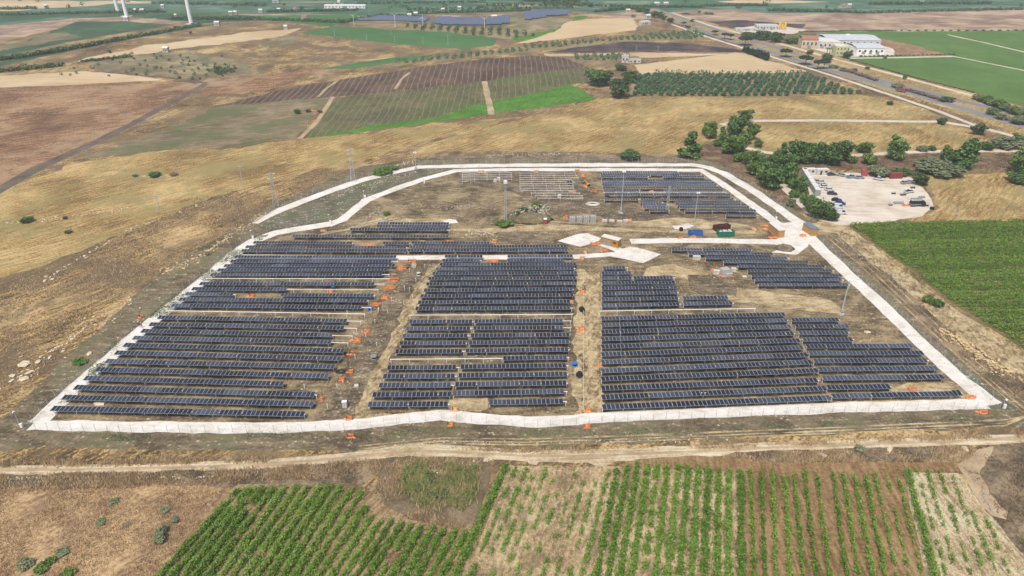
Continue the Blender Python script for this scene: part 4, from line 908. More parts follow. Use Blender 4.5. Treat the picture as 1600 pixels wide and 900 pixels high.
def grid_in(poly_px, dx, dy, keep=0.95, jit=0.8):
    pl = [tuple(P(*q).to_2d()) for q in poly_px]; out = []
    y = min(p[1] for p in pl)
    while y < max(p[1] for p in pl):
        x = min(p[0] for p in pl)
        while x < max(p[0] for p in pl):
            if inpoly((x, y), pl) and random.random() < keep: out.append((x+random.uniform(-jit, jit), y+random.uniform(-jit, jit)))
            x += dx
        y += dy
    return out
spots = pts[300:] + grid_in([(800,73),(900,66),(1000,57),(1085,49),(1108,61),(960,64),(840,76)], 6.2, 6.0) + grid_in([(890,89),(965,86),(985,90),(975,96),(905,95)], 5.5, 6)
mass('olive_grove', 'far olive grove strip between wheat field and burnt ground', 'olive grove', spots, 4.6, 34, 1.3, L_OLIVE)
mass('young_orchard', 'dark orchard strip above the ploughed rows', 'orchard', grid_in([(610,100),(700,89),(800,78),(830,79),(720,91),(640,100)], 6, 5.5), 4.2, 30, 1.2, L_OLIVE)
mass('orchard', 'dark spotted orchard below the far solar farm', 'orchard', grid_in([(625,39),(700,42.5),(790,46.5),(835,56),(805,60.5),(700,51),(640,46)], 8.5, 7), 5.0, 30, 1.4, L_DARK)
mass('thorn_scrub', 'dark thorn bushes dotted over the far scrub hill', 'scrub', [(P(random.uniform(130,360), random.uniform(86,120)).x, P(0, random.uniform(86,120)).y) for _ in range(60)] + [tuple(P(random.gauss(345,9), random.gauss(111,4)).to_2d()) for _ in range(45)] + [tuple(P(random.uniform(128,215), 0)[:2]) if False else tuple(P(128+i*1.6, 97-i*0.16+random.uniform(-1, 1)).to_2d()) for i in range(50)], 2.6, 26, 0.9, L_DARK)
hed = []
for (u0, v0, u1, v1, n) in ((0,95,110,78,40),(110,78,315,40,60),(0,24,260,19,60),(400,31,545,36,40),(545,34,600,25,24),(600,26,660,28,20),(640,22,830,17,60),(930,19,1000,13,60),(640,16,900,13,40),(420,19,560,17,60),(1100,10,1200,9,40),(1200,17,1340,20,50),(1360,7,1550,6,60),(850,6,920,8,40),(0,15,60,14,20),(240,6,420,9,40),(560,6,760,4,40),(760,8,1000,11,50),(270,30,400,31,40),(600,45,800,52,0),(800,78,1100,60,0),(1340,21,1600,15,60),(820,2,905,3,60),(1000,11,1100,12,40),(0,113,100,103,20)):
    for i in range(n):
        f = (i+random.uniform(-0.4, 0.4))/max(1, n); hed.append(tuple(P(u0+(u1-u0)*f, v0+(v1-v0)*f+random.uniform(-0.4, 0.4)).to_2d()))
mass('field_hedges', 'thin dark hedge lines between the far green fields', 'hedges', hed, 6.0, 26, 1.9, L_DARK, 0.55)
far = [tuple(P(random.uniform(-200, 1800), random.uniform(-60, 14)).to_2d()) for _ in range(260)]
mass('distant_trees', 'scattered small dark trees over the far plain', 'trees', far, 6.0, 26, 1.9, L_DARK, 0.7)

# ---- grasses, weeds, reeds and straw: nobody could count them
def scatter(polys, n):
    out = []
    pls = [[tuple(P(*q).to_2d()) for q in pl] for pl in polys]
    ar = [abs(sum(pl[i][0]*pl[(i+1) % len(pl)][1]-pl[(i+1) % len(pl)][0]*pl[i][1] for i in range(len(pl))))/2 for pl in pls]
    for pl, a in zip(pls, ar):
        A = np.array(pl); lo, hi = A.min(0), A.max(0); m = int(n*a/sum(ar)); bx = (hi[0]-lo[0])*(hi[1]-lo[1])
        p = rng.uniform(lo, hi, (int(m*bx/max(a, 1e-3))+1, 2)); out.append(p[inside(A, p[:, 0], p[:, 1])])
    return np.concatenate(out)
def patchy(p, scale, thr, k=0.0):
    q = np.array([mnoise.noise(Vector((x*scale, y*scale, k))) for x, y in p]); return p[q+rng.normal(0, 0.12, len(p)) > thr]
def tufts(name, label, cat, p, h, w, lm, per=3, spread=0.3):
    q = np.repeat(p, per, 0) + rng.normal(0, spread, (len(p)*per, 2))
    z = np.array([ground_z(x, y) if y > 400 else 0.0 for x, y in q])
    v, f = blades(np.column_stack([q, z]), h, w)
    tag(obj(name, mesh_np(name, v, f, lm)), label, cat, None, 'stuff')
RB = [[(632,732),(655,722),(675,730),(700,728),(728,726),(745,730),(741,752),(744,768),(732,786),(714,796),(690,788),(664,790),(640,780),(622,768),(628,748)]]
rp = scatter(RB, 3800); rp = rp+rng.normal(0, 0.8, rp.shape); tufts('reed_bed', 'tall straw tipped reeds in the hollow beside the lower vineyard', 'reeds', patchy(rp, 0.25, -0.15, 2.0), 1.2, 0.2, L_REED, 3, 0.3)
rp = patchy(scatter(RB, 2400), 0.3, 0.08, 8.0); v, f = leaves(np.column_stack([rp, rng.uniform(0.2, 1.1, len(rp))]), 0.55, 0.7)
tag(obj('reed_undergrowth', mesh_np('reed_undergrowth', v, f, leaf_mat('reed_green', [C(84,98,58,1.0), C(108,124,70,1.0), C(132,146,90,1.0)], 0.25, 1.5))), 'green undergrowth among the reeds in the hollow', 'undergrowth', None, 'stuff')
tufts('dry_weeds', 'dry brown and straw coloured weeds along the tracks', 'weeds', patchy(scatter([[(-60,752),(0,742),(400,734),(560,718),(600,722),(590,742),(400,752),(0,770)], [(-60,727),(0,722),(440,714),(420,722),(0,732)], [(700,700),(800,702),(1000,703),(1200,693),(1600,675),(1600,684),(1200,698),(1000,706),(800,708)], [(1130,712),(1300,704),(1520,698),(1525,716),(1490,721),(1200,721)], [(590,742),(620,760),(640,795),(730,818),(720,828),(640,810),(596,780)], [(604,728),(640,714),(760,718),(752,745),(700,735),(640,738),(614,770)]], 17000), 0.12, -0.1), 0.75, 0.16, L_DRY, 3, 0.3)
tufts('brown_weeds', 'dark brown dead weeds on banks and track edges', 'weeds', patchy(scatter([[(0,746),(600,722),(590,745),(0,764)], [(1500,725),(1545,700),(1800,695),(1800,960),(1640,960),(1600,860),(1560,800)], [(1290,362),(1400,440),(1480,512),(1600,598),(1640,650),(1560,612),(1360,430)], [(1090,235),(1120,228),(1180,262),(1250,326),(1200,292),(1130,268)], [(1230,258),(1600,244),(1600,264),(1250,264)], [(640,800),(720,812),(700,826),(650,812)], [(1140,711),(1320,704),(1500,700),(1500,718),(1200,720)]], 13000), 0.15, 0.0), 0.6, 0.22, L_BROWN, 3, 0.3)
tufts('dry_grass', 'pale dry grass standing in the stubble field', 'grass', patchy(scatter([[(-120,960),(-60,760),(250,748),(380,752),(330,785),(240,905),(210,960)]], 16000), 0.1, -0.25), 0.4, 0.14, L_DRY, 3, 0.35)
tufts('slope_grass', 'tufts of golden grass over the left slope', 'grass', patchy(scatter([[(-100,690),(0,640),(200,460),(380,345),(560,255),(640,240),(300,320),(60,420),(-100,520)]], 15000), 0.05, -0.1), 0.4, 0.22, L_DRY, 3, 0.6)
tufts('slope_scrub', 'dark low scrub in bands over the left slope', 'scrub', patchy(scatter([[(-60,660),(0,620),(200,440),(400,330),(520,270),(300,310),(60,430),(-60,520)]], 8000), 0.045, 0.16, 5.0), 0.35, 0.3, L_BROWN, 3, 0.6)
tufts('straw_grass', 'pale straw and weeds between the gappy vine rows', 'grass', patchy(scatter([[(800,732),(960,735),(940,960),(700,960)], [(1432,740),(1495,742),(1535,795),(1600,870),(1640,960),(1478,960)]], 9000), 0.2, -0.1), 0.3, 0.14, L_DRY, 3, 0.3)
tufts('green_weeds', 'low green weeds on the verge below the front gravel road', 'weeds', patchy(scatter([[(150,680),(560,676),(690,667),(900,674),(1540,649),(1540,656),(900,684),(690,676),(560,688),(150,690)], [(80,640),(260,470),(390,370),(420,366),(290,470),(120,625)], [(150,560),(250,480),(240,500),(130,600)]], 9000), 0.12, 0.1), 0.35, 0.22, L_SAGE, 3, 0.3)
tufts('site_grass', 'dry grass and weeds between the solar rows', 'grass', patchy(scatter([[(80,650),(370,395),(620,340),(900,345),(1240,370),(1530,630),(900,650)]], 14000), 0.08, 0.0), 0.3, 0.2, L_DRY, 3, 0.4)

# ================================================================== STONES
M_STONE = plain_mat('pale_stone', C(216,202,174), 0.95, 0, 0.1, 0.25, 0.8)
M_STONE_Y = plain_mat('yellow_stone', C(216,192,148), 0.95, 0, 0.1, 0.25, 0.8)
M_STONE_G = plain_mat('grey_stone', C(190,180,164), 0.95, 0, 0.1, 0.3, 0.8)
_ib = bmesh.new(); bmesh.ops.create_icosphere(_ib, subdivisions=1, radius=1.0)
ICO_V = np.array([v.co[:] for v in _ib.verts]); ICO_F = np.array([[v.index for v in f.verts] for f in _ib.faces]); _ib.free()
def rock_vf(c, s, flat=0.6):
    v = ICO_V*(1+rng.uniform(-0.28, 0.28, (len(ICO_V), 1))); v = np.sign(v)*np.minimum(np.abs(v), 0.8)
    a = rng.uniform(0, 6.28); ca, sa = math.cos(a), math.sin(a)
    v = v*np.array([s*rng.uniform(0.6, 1.1), s*rng.uniform(0.4, 0.8), s*flat*rng.uniform(0.5, 1.0)])*0.62
    return v@np.array([[ca, sa, 0], [-sa, ca, 0], [0, 0, 1]]) + np.array(c)
def stones(name, label, pts, smin, smax, mat, heap=0.0, kind='stuff'):
    V, F = [], []
    for i, p in enumerate(pts):
        s = smin+(smax-smin)*rng.random()**2.2
        z = ground_z(p[0], p[1]) + s*0.12 + (heap*rng.random()**1.5*(p[2] if len(p) > 2 else 1))
        F.append(ICO_F+len(ICO_V)*i); V.append(rock_vf((p[0], p[1], z), s))
    tag(obj(name, mesh_np(name, np.concatenate(V), np.concatenate(F), mat)), label, 'stones', None, kind)
def along(pxs, wpx, n):
    out = []
    for i in range(n):
        f = rng.random()*(len(pxs)-1); j = min(int(f), len(pxs)-2); f -= j; q = np.clip(rng.normal(0, 0.4), -1, 1)
        u = pxs[j][0]+(pxs[j+1][0]-pxs[j][0])*f; v = pxs[j][1]+(pxs[j+1][1]-pxs[j][1])*f
        b = P(u+q*wpx/2*rng.uniform(0.4, 1), v+q*wpx*0.22*rng.choice((-1, 1))); out.append((b.x, b.y, 1-abs(q)))
    return out
stones('stone_heap', 'long heap of yellowish quarried stones on the bank right of the ring road', along([(1470,517),(1500,535),(1525,553),(1550,572),(1576,585)], 30, 700), 0.3, 1.35, M_STONE_Y, 1.2)
stones('stone_band', 'band of pale field stones along the upper left gravel road', along([(255,428),(290,412),(330,390),(365,365),(400,345),(410,338)], 26, 330), 0.3, 1.3, M_STONE_Y, 0.2)
stones('stone_band', 'scattered pale stones down the slope beside the left gravel road', along([(20,600),(60,560),(110,532),(150,500),(190,478),(210,470)], 60, 200), 0.25, 1.2, M_STONE)
stones('stone_line', 'line of stones from an old wall across the golden slope', along([(0,350),(40,346),(100,341),(150,332),(200,325)], 14, 120), 0.3, 1.1, M_STONE)
stones('stone_line', 'stones around the dark bush high on the golden slope', along([(208,275),(235,276),(268,275)], 10, 70), 0.3, 1.2, M_STONE)
stones('stone_line', 'broken stone line stepping up the middle of the slope', along([(70,440),(95,422),(135,398),(165,382),(200,360),(270,336),(300,325),(350,310),(390,297)], 14, 150), 0.3, 1.4, M_STONE)
stones('rubble_mound', 'grey rubble mound with green shrubs behind the racks', along([(806,343),(822,336),(838,332),(850,332),(846,342)], 34, 520), 0.4, 1.7, M_STONE_G, 3.6)
stones('rubble_heap', 'low heap of pale rubble behind the middle solar rows', along([(728,369),(748,363),(772,368)], 26, 170), 0.3, 1.0, M_STONE, 0.8)
stones('rubble_heap', 'stony bank inside the bend of the upper gravel road', along([(555,350),(580,338),(590,325),(600,345)], 30, 170), 0.25, 0.9, M_STONE_G, 0.4)
stones('rubble_strip', 'strip of white rubble along the edge of the upper loop', along([(500,312),(560,292),(600,283),(650,268)], 18, 120), 0.25, 0.8, M_STONE)
stones('rubble_strip', 'broken stones across the bare ground below the racks', along([(610,322),(660,322),(700,325),(740,322),(790,332)], 14, 160), 0.25, 0.9, M_STONE_G, 0.2)
stones('stone_wall_ruin', 'grey remains of a dry stone wall along the back edge of the loop', along([(760,244),(800,242),(860,241),(920,242),(1000,246)], 8, 260), 0.3, 1.1, M_STONE_G, 0.3)
stones('stone_wall_ruin', 'pale stone remains beside the loop corner post', along([(610,262),(630,257),(650,250)], 10, 70), 0.3, 1.2, M_STONE_Y, 0.3)
stones('stone_line', 'stones spilled along the lower edge of the dirt track', along([(0,748),(100,746),(200,744),(300,746),(400,740)], 10, 170), 0.2, 0.7, M_STONE)
stones('stone_line', 'white stones in the weeds above the reed bed', along([(640,728),(680,736),(740,722),(770,718)], 16, 130), 0.2, 0.9, M_STONE)
stones('stone_heap', 'small grey stone heap at the end of the patchy vines', along([(1535,770),(1542,785),(1550,800)], 18, 120), 0.15, 0.5, M_STONE_G, 0.4)
stones('rubble_strip', 'grey rubble on the dry ground right of the yard', along([(1450,290),(1470,310),(1490,325),(1500,340)], 22, 160), 0.25, 0.8, M_STONE_G, 0.2)
stones('rubble_strip', 'brown rubble along the bank below the gate', along([(1310,375),(1345,400),(1385,425),(1420,455)], 22, 170), 0.2, 0.8, M_STONE_G, 0.2)
stones('loose_stones', 'loose pale stones strewn over the middle site corridor', scatter([[(560,640),(690,412),(640,412),(520,640)], [(900,640),(938,640),(938,430),(905,430)], [(800,308),(1180,345),(1000,352),(860,330)], [(1080,440),(1320,495),(1320,520),(1200,470)]], 420), 0.12, 0.5, M_STONE)
stones('loose_stones', 'stones thrown up along the lower verge of the front track', along([(600,700),(690,690),(800,692),(1000,688),(1300,690)], 16, 180), 0.15, 0.6, M_STONE)
stones('loose_stones', 'white stones scattered around the left end of the front solar rows', along([(95,628),(150,607),(190,568),(250,520)], 20, 60), 0.15, 0.5, M_STONE)
for (u, v, s, lab) in ((38,571,4.4,'largest pale boulder on the left slope beside the gravel road'), (46,583,2.6,'pale boulder just below the largest one'), (20,588,2.4,'leftmost boulder of the group on the left slope'), (37,593,2.8,'flat pale boulder lowest in the group'), (18,596,1.9,'small boulder next to the flat one'), (60,566,1.9,'rounded boulder right of the largest one'), (78,559,2.0,'boulder standing apart towards the gravel road'), (155,632,3.2,'flat white stone lying between the two front solar rows'),
                       (1287,712,2.0,'pale boulder in the weeds below the dirt track'), (1390,703,2.3,'white flat stone pile in the weeds by the track'), (1508,703,2.4,'white stone at the corner of the dirt track'), (1355,520,3.0,'flat pale stone near the tall lamp mast'), (140,553,2.2,'white flat stone by the ends of the left rows')):
    b = P(u, v); v_ = rock_vf((0, 0, s*0.1), s, 0.35)
    t = obj('boulder', mesh_np('boulder', v_, ICO_F, M_STONE), None, b); tag(t, lab, 'boulder', 'boulders')

# ================================================================== SAFETY NETTING ROUND PITS
M_ORANGE = plain_mat('orange_netting', C(228,142,92,1.0), 0.8, 0, 0.2, 0.18, 2.0, 0.12)
M_ORANGE_F = plain_mat('faded_orange_netting', C(226,166,124,1.0), 0.8, 0, 0.2, 0.18, 2.0, 0.1)
M_STAKE = plain_mat('steel_stake', C(120,96,80,1.0), 0.8)
STAKE = MB().bar((0, 0, 0), (0, 0, 1.25), 0.035, n=5).mesh('stake', M_STAKE)
def netting(u, v, wp, hp, label, faded=False, open_side=False):
    b = P(u, v); m = mpp(v); dy = abs(P(u, v-1).y-P(u, v+1).y)/2
    a = max(0.9, wp*m/2*(1.08 if 490 < u < 660 and v < 640 else 0.9)); c = max(0.7, (hp-0.85/m*0.8)*dy/2)
    t = thing('safety_netting', label, 'safety net', b, rng.uniform(-0.15, 0.15), 'orange safety netting round pits')
    r = random.Random(int(u*7+v)); n = 14; ring = []
    for i in range(n):
        th = 2*math.pi*i/n; k = 1/max(abs(math.cos(th)), abs(math.sin(th)))*0.82
        ring.append((a*math.cos(th)*min(k, 1.2)*r.uniform(0.85, 1.1), c*math.sin(th)*min(k, 1.2)*r.uniform(0.85, 1.1)))
    mb = MB(); rows = []
    for z in (0.03, 0.36, 0.72):
        rows.append([(x*(1+0.1*r.uniform(-1, 1)), y*(1+0.1*r.uniform(-1, 1)), z*r.uniform(0.75, 1.1)) for x, y in ring])
    last = n-2 if open_side else n
    for k in range(2):
        for i in range(last):
            j = (i+1) % n
            mb.quad(rows[k][i], rows[k][j], rows[k+1][j], rows[k+1][i])
    for i in range(1):   # slack netting lying in folds at the foot
        th = r.uniform(0, 6.28); x, y = a*math.cos(th), c*math.sin(th)
        mb.box((x*1.02, y*1.02, 0.15), (r.uniform(0.5, 1.3), r.uniform(0.3, 0.7), r.uniform(0.15, 0.4)), th, 0.6)
    obj('net', mb.mesh('net', M_ORANGE_F if faded else M_ORANGE), t)
    for i in range(0, n, 3): obj('stake', STAKE, t, (ring[i][0], ring[i][1], 0))
for d in ((502,624,10,6,'orange netting beside the bare tube of the third front left row'), (534,594,11,6,'orange netting at the corridor next to the small white crate'), (548,582,8,5,'small orange netting scrap lying in the left corridor'), (552,553,15,10,'bulging orange netting at the end of the kinked left rows'),
          (558,532,15,7,'orange netting below two bare tube ends in the left corridor'), (573,519,13,7,'orange netting by the first bare tube end up the left corridor'), (546,655,14,9,'square orange netting at the gravel edge below the white cabinet'), (547,683,15,8,'open orange netting on the verge left of the kink in the road'),
          (711,641,14,8,'orange netting on the pale gap between the front middle rows'), (704,664,14,10,'open orange netting holding a white block outside the road'), (919,642,13,7,'square orange netting at the foot of the middle corridor'), (918,668,15,10,'open orange netting on the verge below the middle corridor'),
          (908,515,14,10,'round orange netting in the middle corridor by two bare tube ends'), (936,572,8,5,'faded orange netting at the edge of the right block'), (910,457,12,7,'orange netting with a dark pit high in the middle corridor'), (893,473,8,6,'faded orange netting at the end of an upper middle row'),
          (588,477,16,7,'orange netting beside the blue pallet in the left corridor'), (602,466,13,6,'bright orange netting just above the blue pallet netting'), (608,450,21,6,'long low orange netting in the upper left corridor'), (614,438,20,9,'largest orange netting heap in the upper left corridor'), (628,419,20,7,'orange netting next to the white bundle'), (644,409,15,7,'orange netting against the inner gravel road'),
          (770,409,22,5,'long flat orange netting under the gap in the road rows'), (910,404,8,5,'pale orange netting on the lower side of the inner road'), (914,395,8,4,'pale orange netting on the upper side of the inner road'), (772,378,13,7,'orange netting below the pale rubble heap'), (394,463,11,5,'orange netting in the gap of the left rows'), (516,456,14,7,'orange netting beside a blue pallet in the left rows'),
          (575,383,25,5,'faded orange netting in the gap of the upper left rows'), (700,378,10,4,'pale orange netting at the end of the upper rows'), (505,361,11,5,'orange netting on pale earth by the gravel bend'), (220,496,9,8,'bright orange netting at the outer edge of the left road'), (1425,609,14,8,'orange netting heap in the gap of the front right rows'), (1516,622,17,9,'orange netting at the inner right corner of the ring road'),
          (1536,645,18,7,'orange netting outside the right corner of the ring road'), (930,382,22,5,'orange netting between the upper pad and the ochre cabin'), (945,392,11,4,'orange netting below the ochre cabin'), (1064,372,9,4,'small orange netting left of the blue skip'), (1083,371,13,4,'flat orange netting in front of the blue skip'), (1177,358,9,5,'faded orange netting between green skip and tan cabin'),
          (885,339,9,6,'orange netting left of the wrapped blocks'), (983,345,12,5,'orange netting right of the small pale stacks'), (928,299,14,5,'bright orange netting below the digger'), (902,267,8,4,'orange netting at the top end of the trench'), (911,275,9,5,'orange netting along the trench beside the digger'), (914,292,8,4,'faded netting low on the trench'),
          (752,269,12,3,'faded orange netting under the back rows of racks'), (838,269,9,3,'faded netting right of the first racks'), (893,300,10,4,'pale orange netting among the bare racks'), (1113,310,15,5,'orange netting in the pale back rows'), (1018,300,9,4,'faded netting at the gap in the back rows'), (1060,279,9,3,'faded netting between the back rows'), (1036,312,9,4,'faded netting at the broken ends of the back rows'), (1195,356,18,8,'tall orange netting around the left side of the tan cabin'), (1208,372,22,4,'red orange netting lying before the tan cabin'), (1254,369,12,4,'red orange netting left of the second tan cabin'), (1135,431,28,6,'low orange netting spread before the grey wrapped block'), (1113,424,8,5,'orange netting left of the white crate and grey block')):
    netting(*d, faded=('faded' in d[4] or 'pale' in d[4]), open_side='open' in d[4])

# ================================================================== MASTS, LAMPS, TURBINES
M_GREY = plain_mat('painted_grey', C(178,186,190,1.0), 0.55, 0.2)
M_WHITE = plain_mat('white_paint', C(238,238,236,0.95), 0.6, 0, 0.3, 0.06)
M_WHITE_DIRTY = plain_mat('weathered_white', C(214,210,200), 0.8, 0, 0.2, 0.14, 0.6)
M_CONC = plain_mat('concrete', C(186,182,174), 0.9, 0, 0.2, 0.15, 1.0)
M_BLACK = plain_mat('black_rubber', C(38,38,40,1.0), 0.8)
M_GLASS = plain_mat('dark_glass', C(40,48,58,1.0), 0.1, 0, 0.6, 0.1)
def lamp_mast(u, vb, vt, label, r=0.16, base='cone', cam_box=True):
    b = P(u, vb); h = tall(b, vt)
    t = thing('lamp_mast', label, 'mast', b, 0, 'tall grey masts on the site')
    obj('pole', MB().bar((0, 0, 0), (0, 0, h), r*1.35, r*0.7, 8).mesh('pole', M_GREY), t)
    obj('footing', MB().box((0, 0, 0.25), (1.7, 1.5, 0.5), 0.2, 0.8).mesh('footing', M_CONC), t)
    if cam_box:
        obj('head', MB().box((0, 0, h+0.1), (1.3, 0.25, 0.3)).box((-0.45, -0.15, h-0.15), (0.4, 0.5, 0.3)).box((0.45, -0.15, h-0.15), (0.4, 0.5, 0.3)).mesh('head', M_WHITE), t)
        obj('control_box', MB().box((0, -r*1.6, 1.6), (0.6, 0.35, 1.0)).mesh('control_box', M_GREY), t)
lamp_mast(970, 333, 268, 'tall blue grey mast in front of the pale back rows'); lamp_mast(1083, 361, 301, 'tall slim mast rising beside the blue skip', 0.13)
lamp_mast(1314, 491, 438, 'tall pale mast with white footing on bare ground by the right road', 0.2); lamp_mast(650, 264, 238, 'short mast at the corner of the upper gravel loop', 0.13)
def cctv(u, vb, vt, label):
    b = P(u, vb); h = tall(b, vt)
    t = thing('camera_post', label, 'camera post', b, 0, 'camera posts along the fence')
    obj('pole', MB().bar((0, 0, 0), (0, 0, h), 0.09, 0.07, 6).mesh('pole', M_GREY), t)
    obj('camera', MB().box((0, -0.2, h), (0.3, 0.6, 0.25)).bar((0, 0, h-0.1), (0.5, 0, h+0.1), 0.05).mesh('camera', M_WHITE), t)
    obj('cabinet', MB().box((0.4, 0, 0.6), (0.6, 0.5, 1.0), 0, 0.95).box((0.4, 0, 1.16), (0.7, 0.6, 0.12)).mesh('cabinet', M_WHITE), t)
for d in ((32,668,643,'camera post at the front left corner of the ring road'), (1566,638,624,'camera post at the front right corner of the ring road'), (569,309,298,'camera post inside the upper loop'), (394,373,360,'camera post at the bend of the left gravel road'), (515,349,335,'slim camera post by the fork of the gravel roads'), (1211,343,330,'slim camera post on the verge near the gate'), (662,287,278,'camera post below the inner loop road')): cctv(*d)
def lattice(u, vb, vt, label, w=2.2, arms=True, box=False):
    b = P(u, vb); h = tall(b, vt); t = thing('lattice_mast', label, 'mast', b, 0.3, 'pale lattice masts')
    mb = MB(); n = max(5, int(h/2.0)); r = 0.07 if w > 1.5 else 0.045
    for sx, sy in ((1, 1), (1, -1), (-1, -1), (-1, 1)): mb.bar((sx*w/2, sy*w/2, 0), (sx*0.25, sy*0.25, h), r, r*0.8, 4)
    obj('legs', mb.mesh('legs', M_GREY), t); mb = MB()
    for i in range(n):
        f0, f1 = i/n, (i+1)/n; w0, w1 = w/2*(1-f0)+0.25*f0, w/2*(1-f1)+0.25*f1
        for (ax, ay), (bx, by) in (((1, 1), (1, -1)), ((1, -1), (-1, -1)), ((-1, -1), (-1, 1)), ((-1, 1), (1, 1))):
            mb.bar((ax*w0, ay*w0, f0*h), (bx*w1, by*w1, f1*h), r*0.6, n=3)
            mb.bar((bx*w0, by*w0, f0*h), (ax*w1, ay*w1, f1*h), r*0.6, n=3)
    obj('bracing', mb.mesh('bracing', M_GREY), t)
    if arms:
        for z in (h*0.82, h*0.95):
            obj('crossarm', MB().bar((-1.9, 0, z), (1.9, 0, z), 0.1, n=4).bar((-1.9, 0, z), (0, 0, z+0.6), 0.05, n=3).bar((1.9, 0, z), (0, 0, z+0.6), 0.05, n=3).mesh('crossarm', M_GREY), t)
    if box: obj('white_head', MB().box((0, 0, h+0.4), (1.2, 1.0, 1.2)).mesh('white_head', M_WHITE), t)
lattice(552, 283, 231, 'tallest pale lattice mast outside the upper gravel loop'); lattice(431, 321, 269, 'pale lattice mast with crossarms on the brown slope'); lattice(790, 351, 286, 'thin lattice mast with a white head in front of the racks', 0.9, False, True); lattice(1042, 333, 290, 'thin lattice mast standing among the back rows', 1.0, False)
def pole(u, vb, vt, label, r=0.14):
    b = P(u, vb); h = tall(b, vt); t = thing('utility_pole', label, 'pole', b, rng.uniform(-0.4, 0.4), 'pale utility poles')
    obj('shaft', MB().bar((0, 0, 0), (0, 0, h), r*1.3, r*0.8, 6).mesh('shaft', M_GREY), t)
    obj('crossarm', MB().bar((-0.9, 0, h*0.95), (0.9, 0, h*0.95), 0.07, n=4).mesh('crossarm', M_GREY), t)
for d in ((381,297,258,'leaning pale pole on the slope beyond the stone band'), (249,327,304,'short pale pole lower on the golden slope'), (523,57,48,'first pole at the left end of the green field'), (573,63,54,'pole at the path through the green field'), (661,69,58,'pole at the lower edge of the green field'), (700,72,54,'tallest pole at the lower edge of the green field'), (611,55,47,'thin pole inside the green field'), (617,66,57,'faint pole low in the green field'), (994,80,72,'pole by the burnt ground above the ruin'), (1028,80,72,'second pole by the burnt ground above the ruin'), (577,28,21,'thin pole on the dam of the far solar farm')): pole(*d)
BLADE = MB().profile([(0, -0.05), (0.12, 0.55), (0.06, 0.75), (-0.1, 0.5)], -0.06, 0.06)
def turbine(u, vb, h, label, grp, rot=0.3, yaw=0.2, rr=None):
    b = P(u, vb); rr = rr or h*0.5; t = thing('wind_turbine', label, 'wind turbine', b, yaw, grp)
    r0 = h*0.024
    obj('tower', MB().bar((0, 0, 0), (0, 0, h), r0, r0*0.55, 16).mesh('tower', M_WHITE), t)
    obj('base', MB().bar((0, 0, -0.2), (0, 0, h*0.006), r0*3.2, r0*3.0, 14).mesh('base', M_CONC), t)
    obj('nacelle', MB().loft([[(x, y, h+z) for x, z in ((-1*s, -1*s), (1*s, -1*s), (1*s, 1*s), (-1*s, 1*s))] for y, s in ((-h*0.045, h*0.012), (-h*0.02, h*0.02), (h*0.06, h*0.017))]).mesh('nacelle', M_WHITE), t)
    hub = obj('hub', MB().loft([[(h*0.014*k*math.cos(a), y, h+h*0.014*k*math.sin(a)) for a in [i*math.pi/4 for i in range(8)]] for y, k in ((-h*0.072, 0.25), (-h*0.062, 0.8), (-h*0.045, 1.0))]).mesh('hub', M_WHITE), t)
    for k in range(3):
        a = rot+k*2*math.pi/3; mb = MB(); secs = []
        for f, c, tw in ((0.02, 0.03, 0.5), (0.12, 0.075, 0.4), (0.3, 0.06, 0.25), (0.65, 0.035, 0.1), (1.0, 0.01, 0.0)):
            cc = c*rr; secs.append([(cc*x*math.cos(tw)-cc*0.2*y*math.sin(tw), cc*x*math.sin(tw)+cc*0.2*y*math.cos(tw), f*rr) for x, y in ((-0.6, 0), (-0.1, 0.5), (0.4, 0), (-0.1, -0.5))])
        mb.loft(secs)
        M = Matrix.Rotation(a, 4, 'Y'); mb.v = [tuple((M @ Vector(p)) + Vector((0, -h*0.058, h))) for p in mb.v]
        obj('blade', mb.mesh('blade', M_WHITE), t)
turbine(299, 37.5, 90, 'right and nearest of the three large white wind turbines', 'large white wind turbines', 0.2); turbine(198, 25.5, 90, 'middle one of the three large white wind turbines', 'large white wind turbines', 0.9)
turbine(184, 17.5, 85, 'left one of the three large white wind turbines', 'large white wind turbines', 1.5); turbine(530, 5.5, 85, 'single far white wind turbine above the long greenhouse', 'large white wind turbines', 0.5)
for (u, vb, vt, rot, lab) in ((553,39,24,0.9,'leftmost small white turbine below the far solar farm'), (617.5,41.5,24,1.05,'small white turbine left of the pair in front of the blue panels'), (661,45,27,0.1,'small white turbine in the middle of the blue panels'), (757,46.5,29,1.05,'rightmost small white turbine below the far solar farm')):
    b = P(u, vb); turbine(u, vb, tall(b, vt), lab, 'small white wind turbines', rot, 0.1, tall(b, vt)*0.42)

# ================================================================== CABINS, CONTAINERS, SKIPS, CRATES
M_TAN = plain_mat('tan_cabin_wall', C(196,152,92), 0.8, 0, 0.2, 0.1); M_OCHRE = plain_mat('ochre_cabin_wall', C(190,136,62), 0.8, 0, 0.2, 0.1)
M_ROOFW = plain_mat('white_roof', C(228,226,220), 0.7, 0, 0.2, 0.08); M_ROOFB = plain_mat('blue_grey_roof', C(120,138,152), 0.6, 0, 0.3, 0.12)
M_GREEN = plain_mat('green_steel', C(20,112,84,1.0), 0.6, 0, 0.3, 0.15); M_BLUE = plain_mat('blue_steel', C(50,98,160,1.0), 0.6, 0, 0.3, 0.15)
M_RUST = plain_mat('rust_brown_steel', C(82,46,44,1.0), 0.8, 0, 0.2, 0.25); M_RED = plain_mat('red_steel', C(158,78,78,1.0), 0.7, 0, 0.3, 0.15); M_DKRED = plain_mat('dull_red_steel', C(126,70,64,1.0), 0.8, 0, 0.2, 0.2)
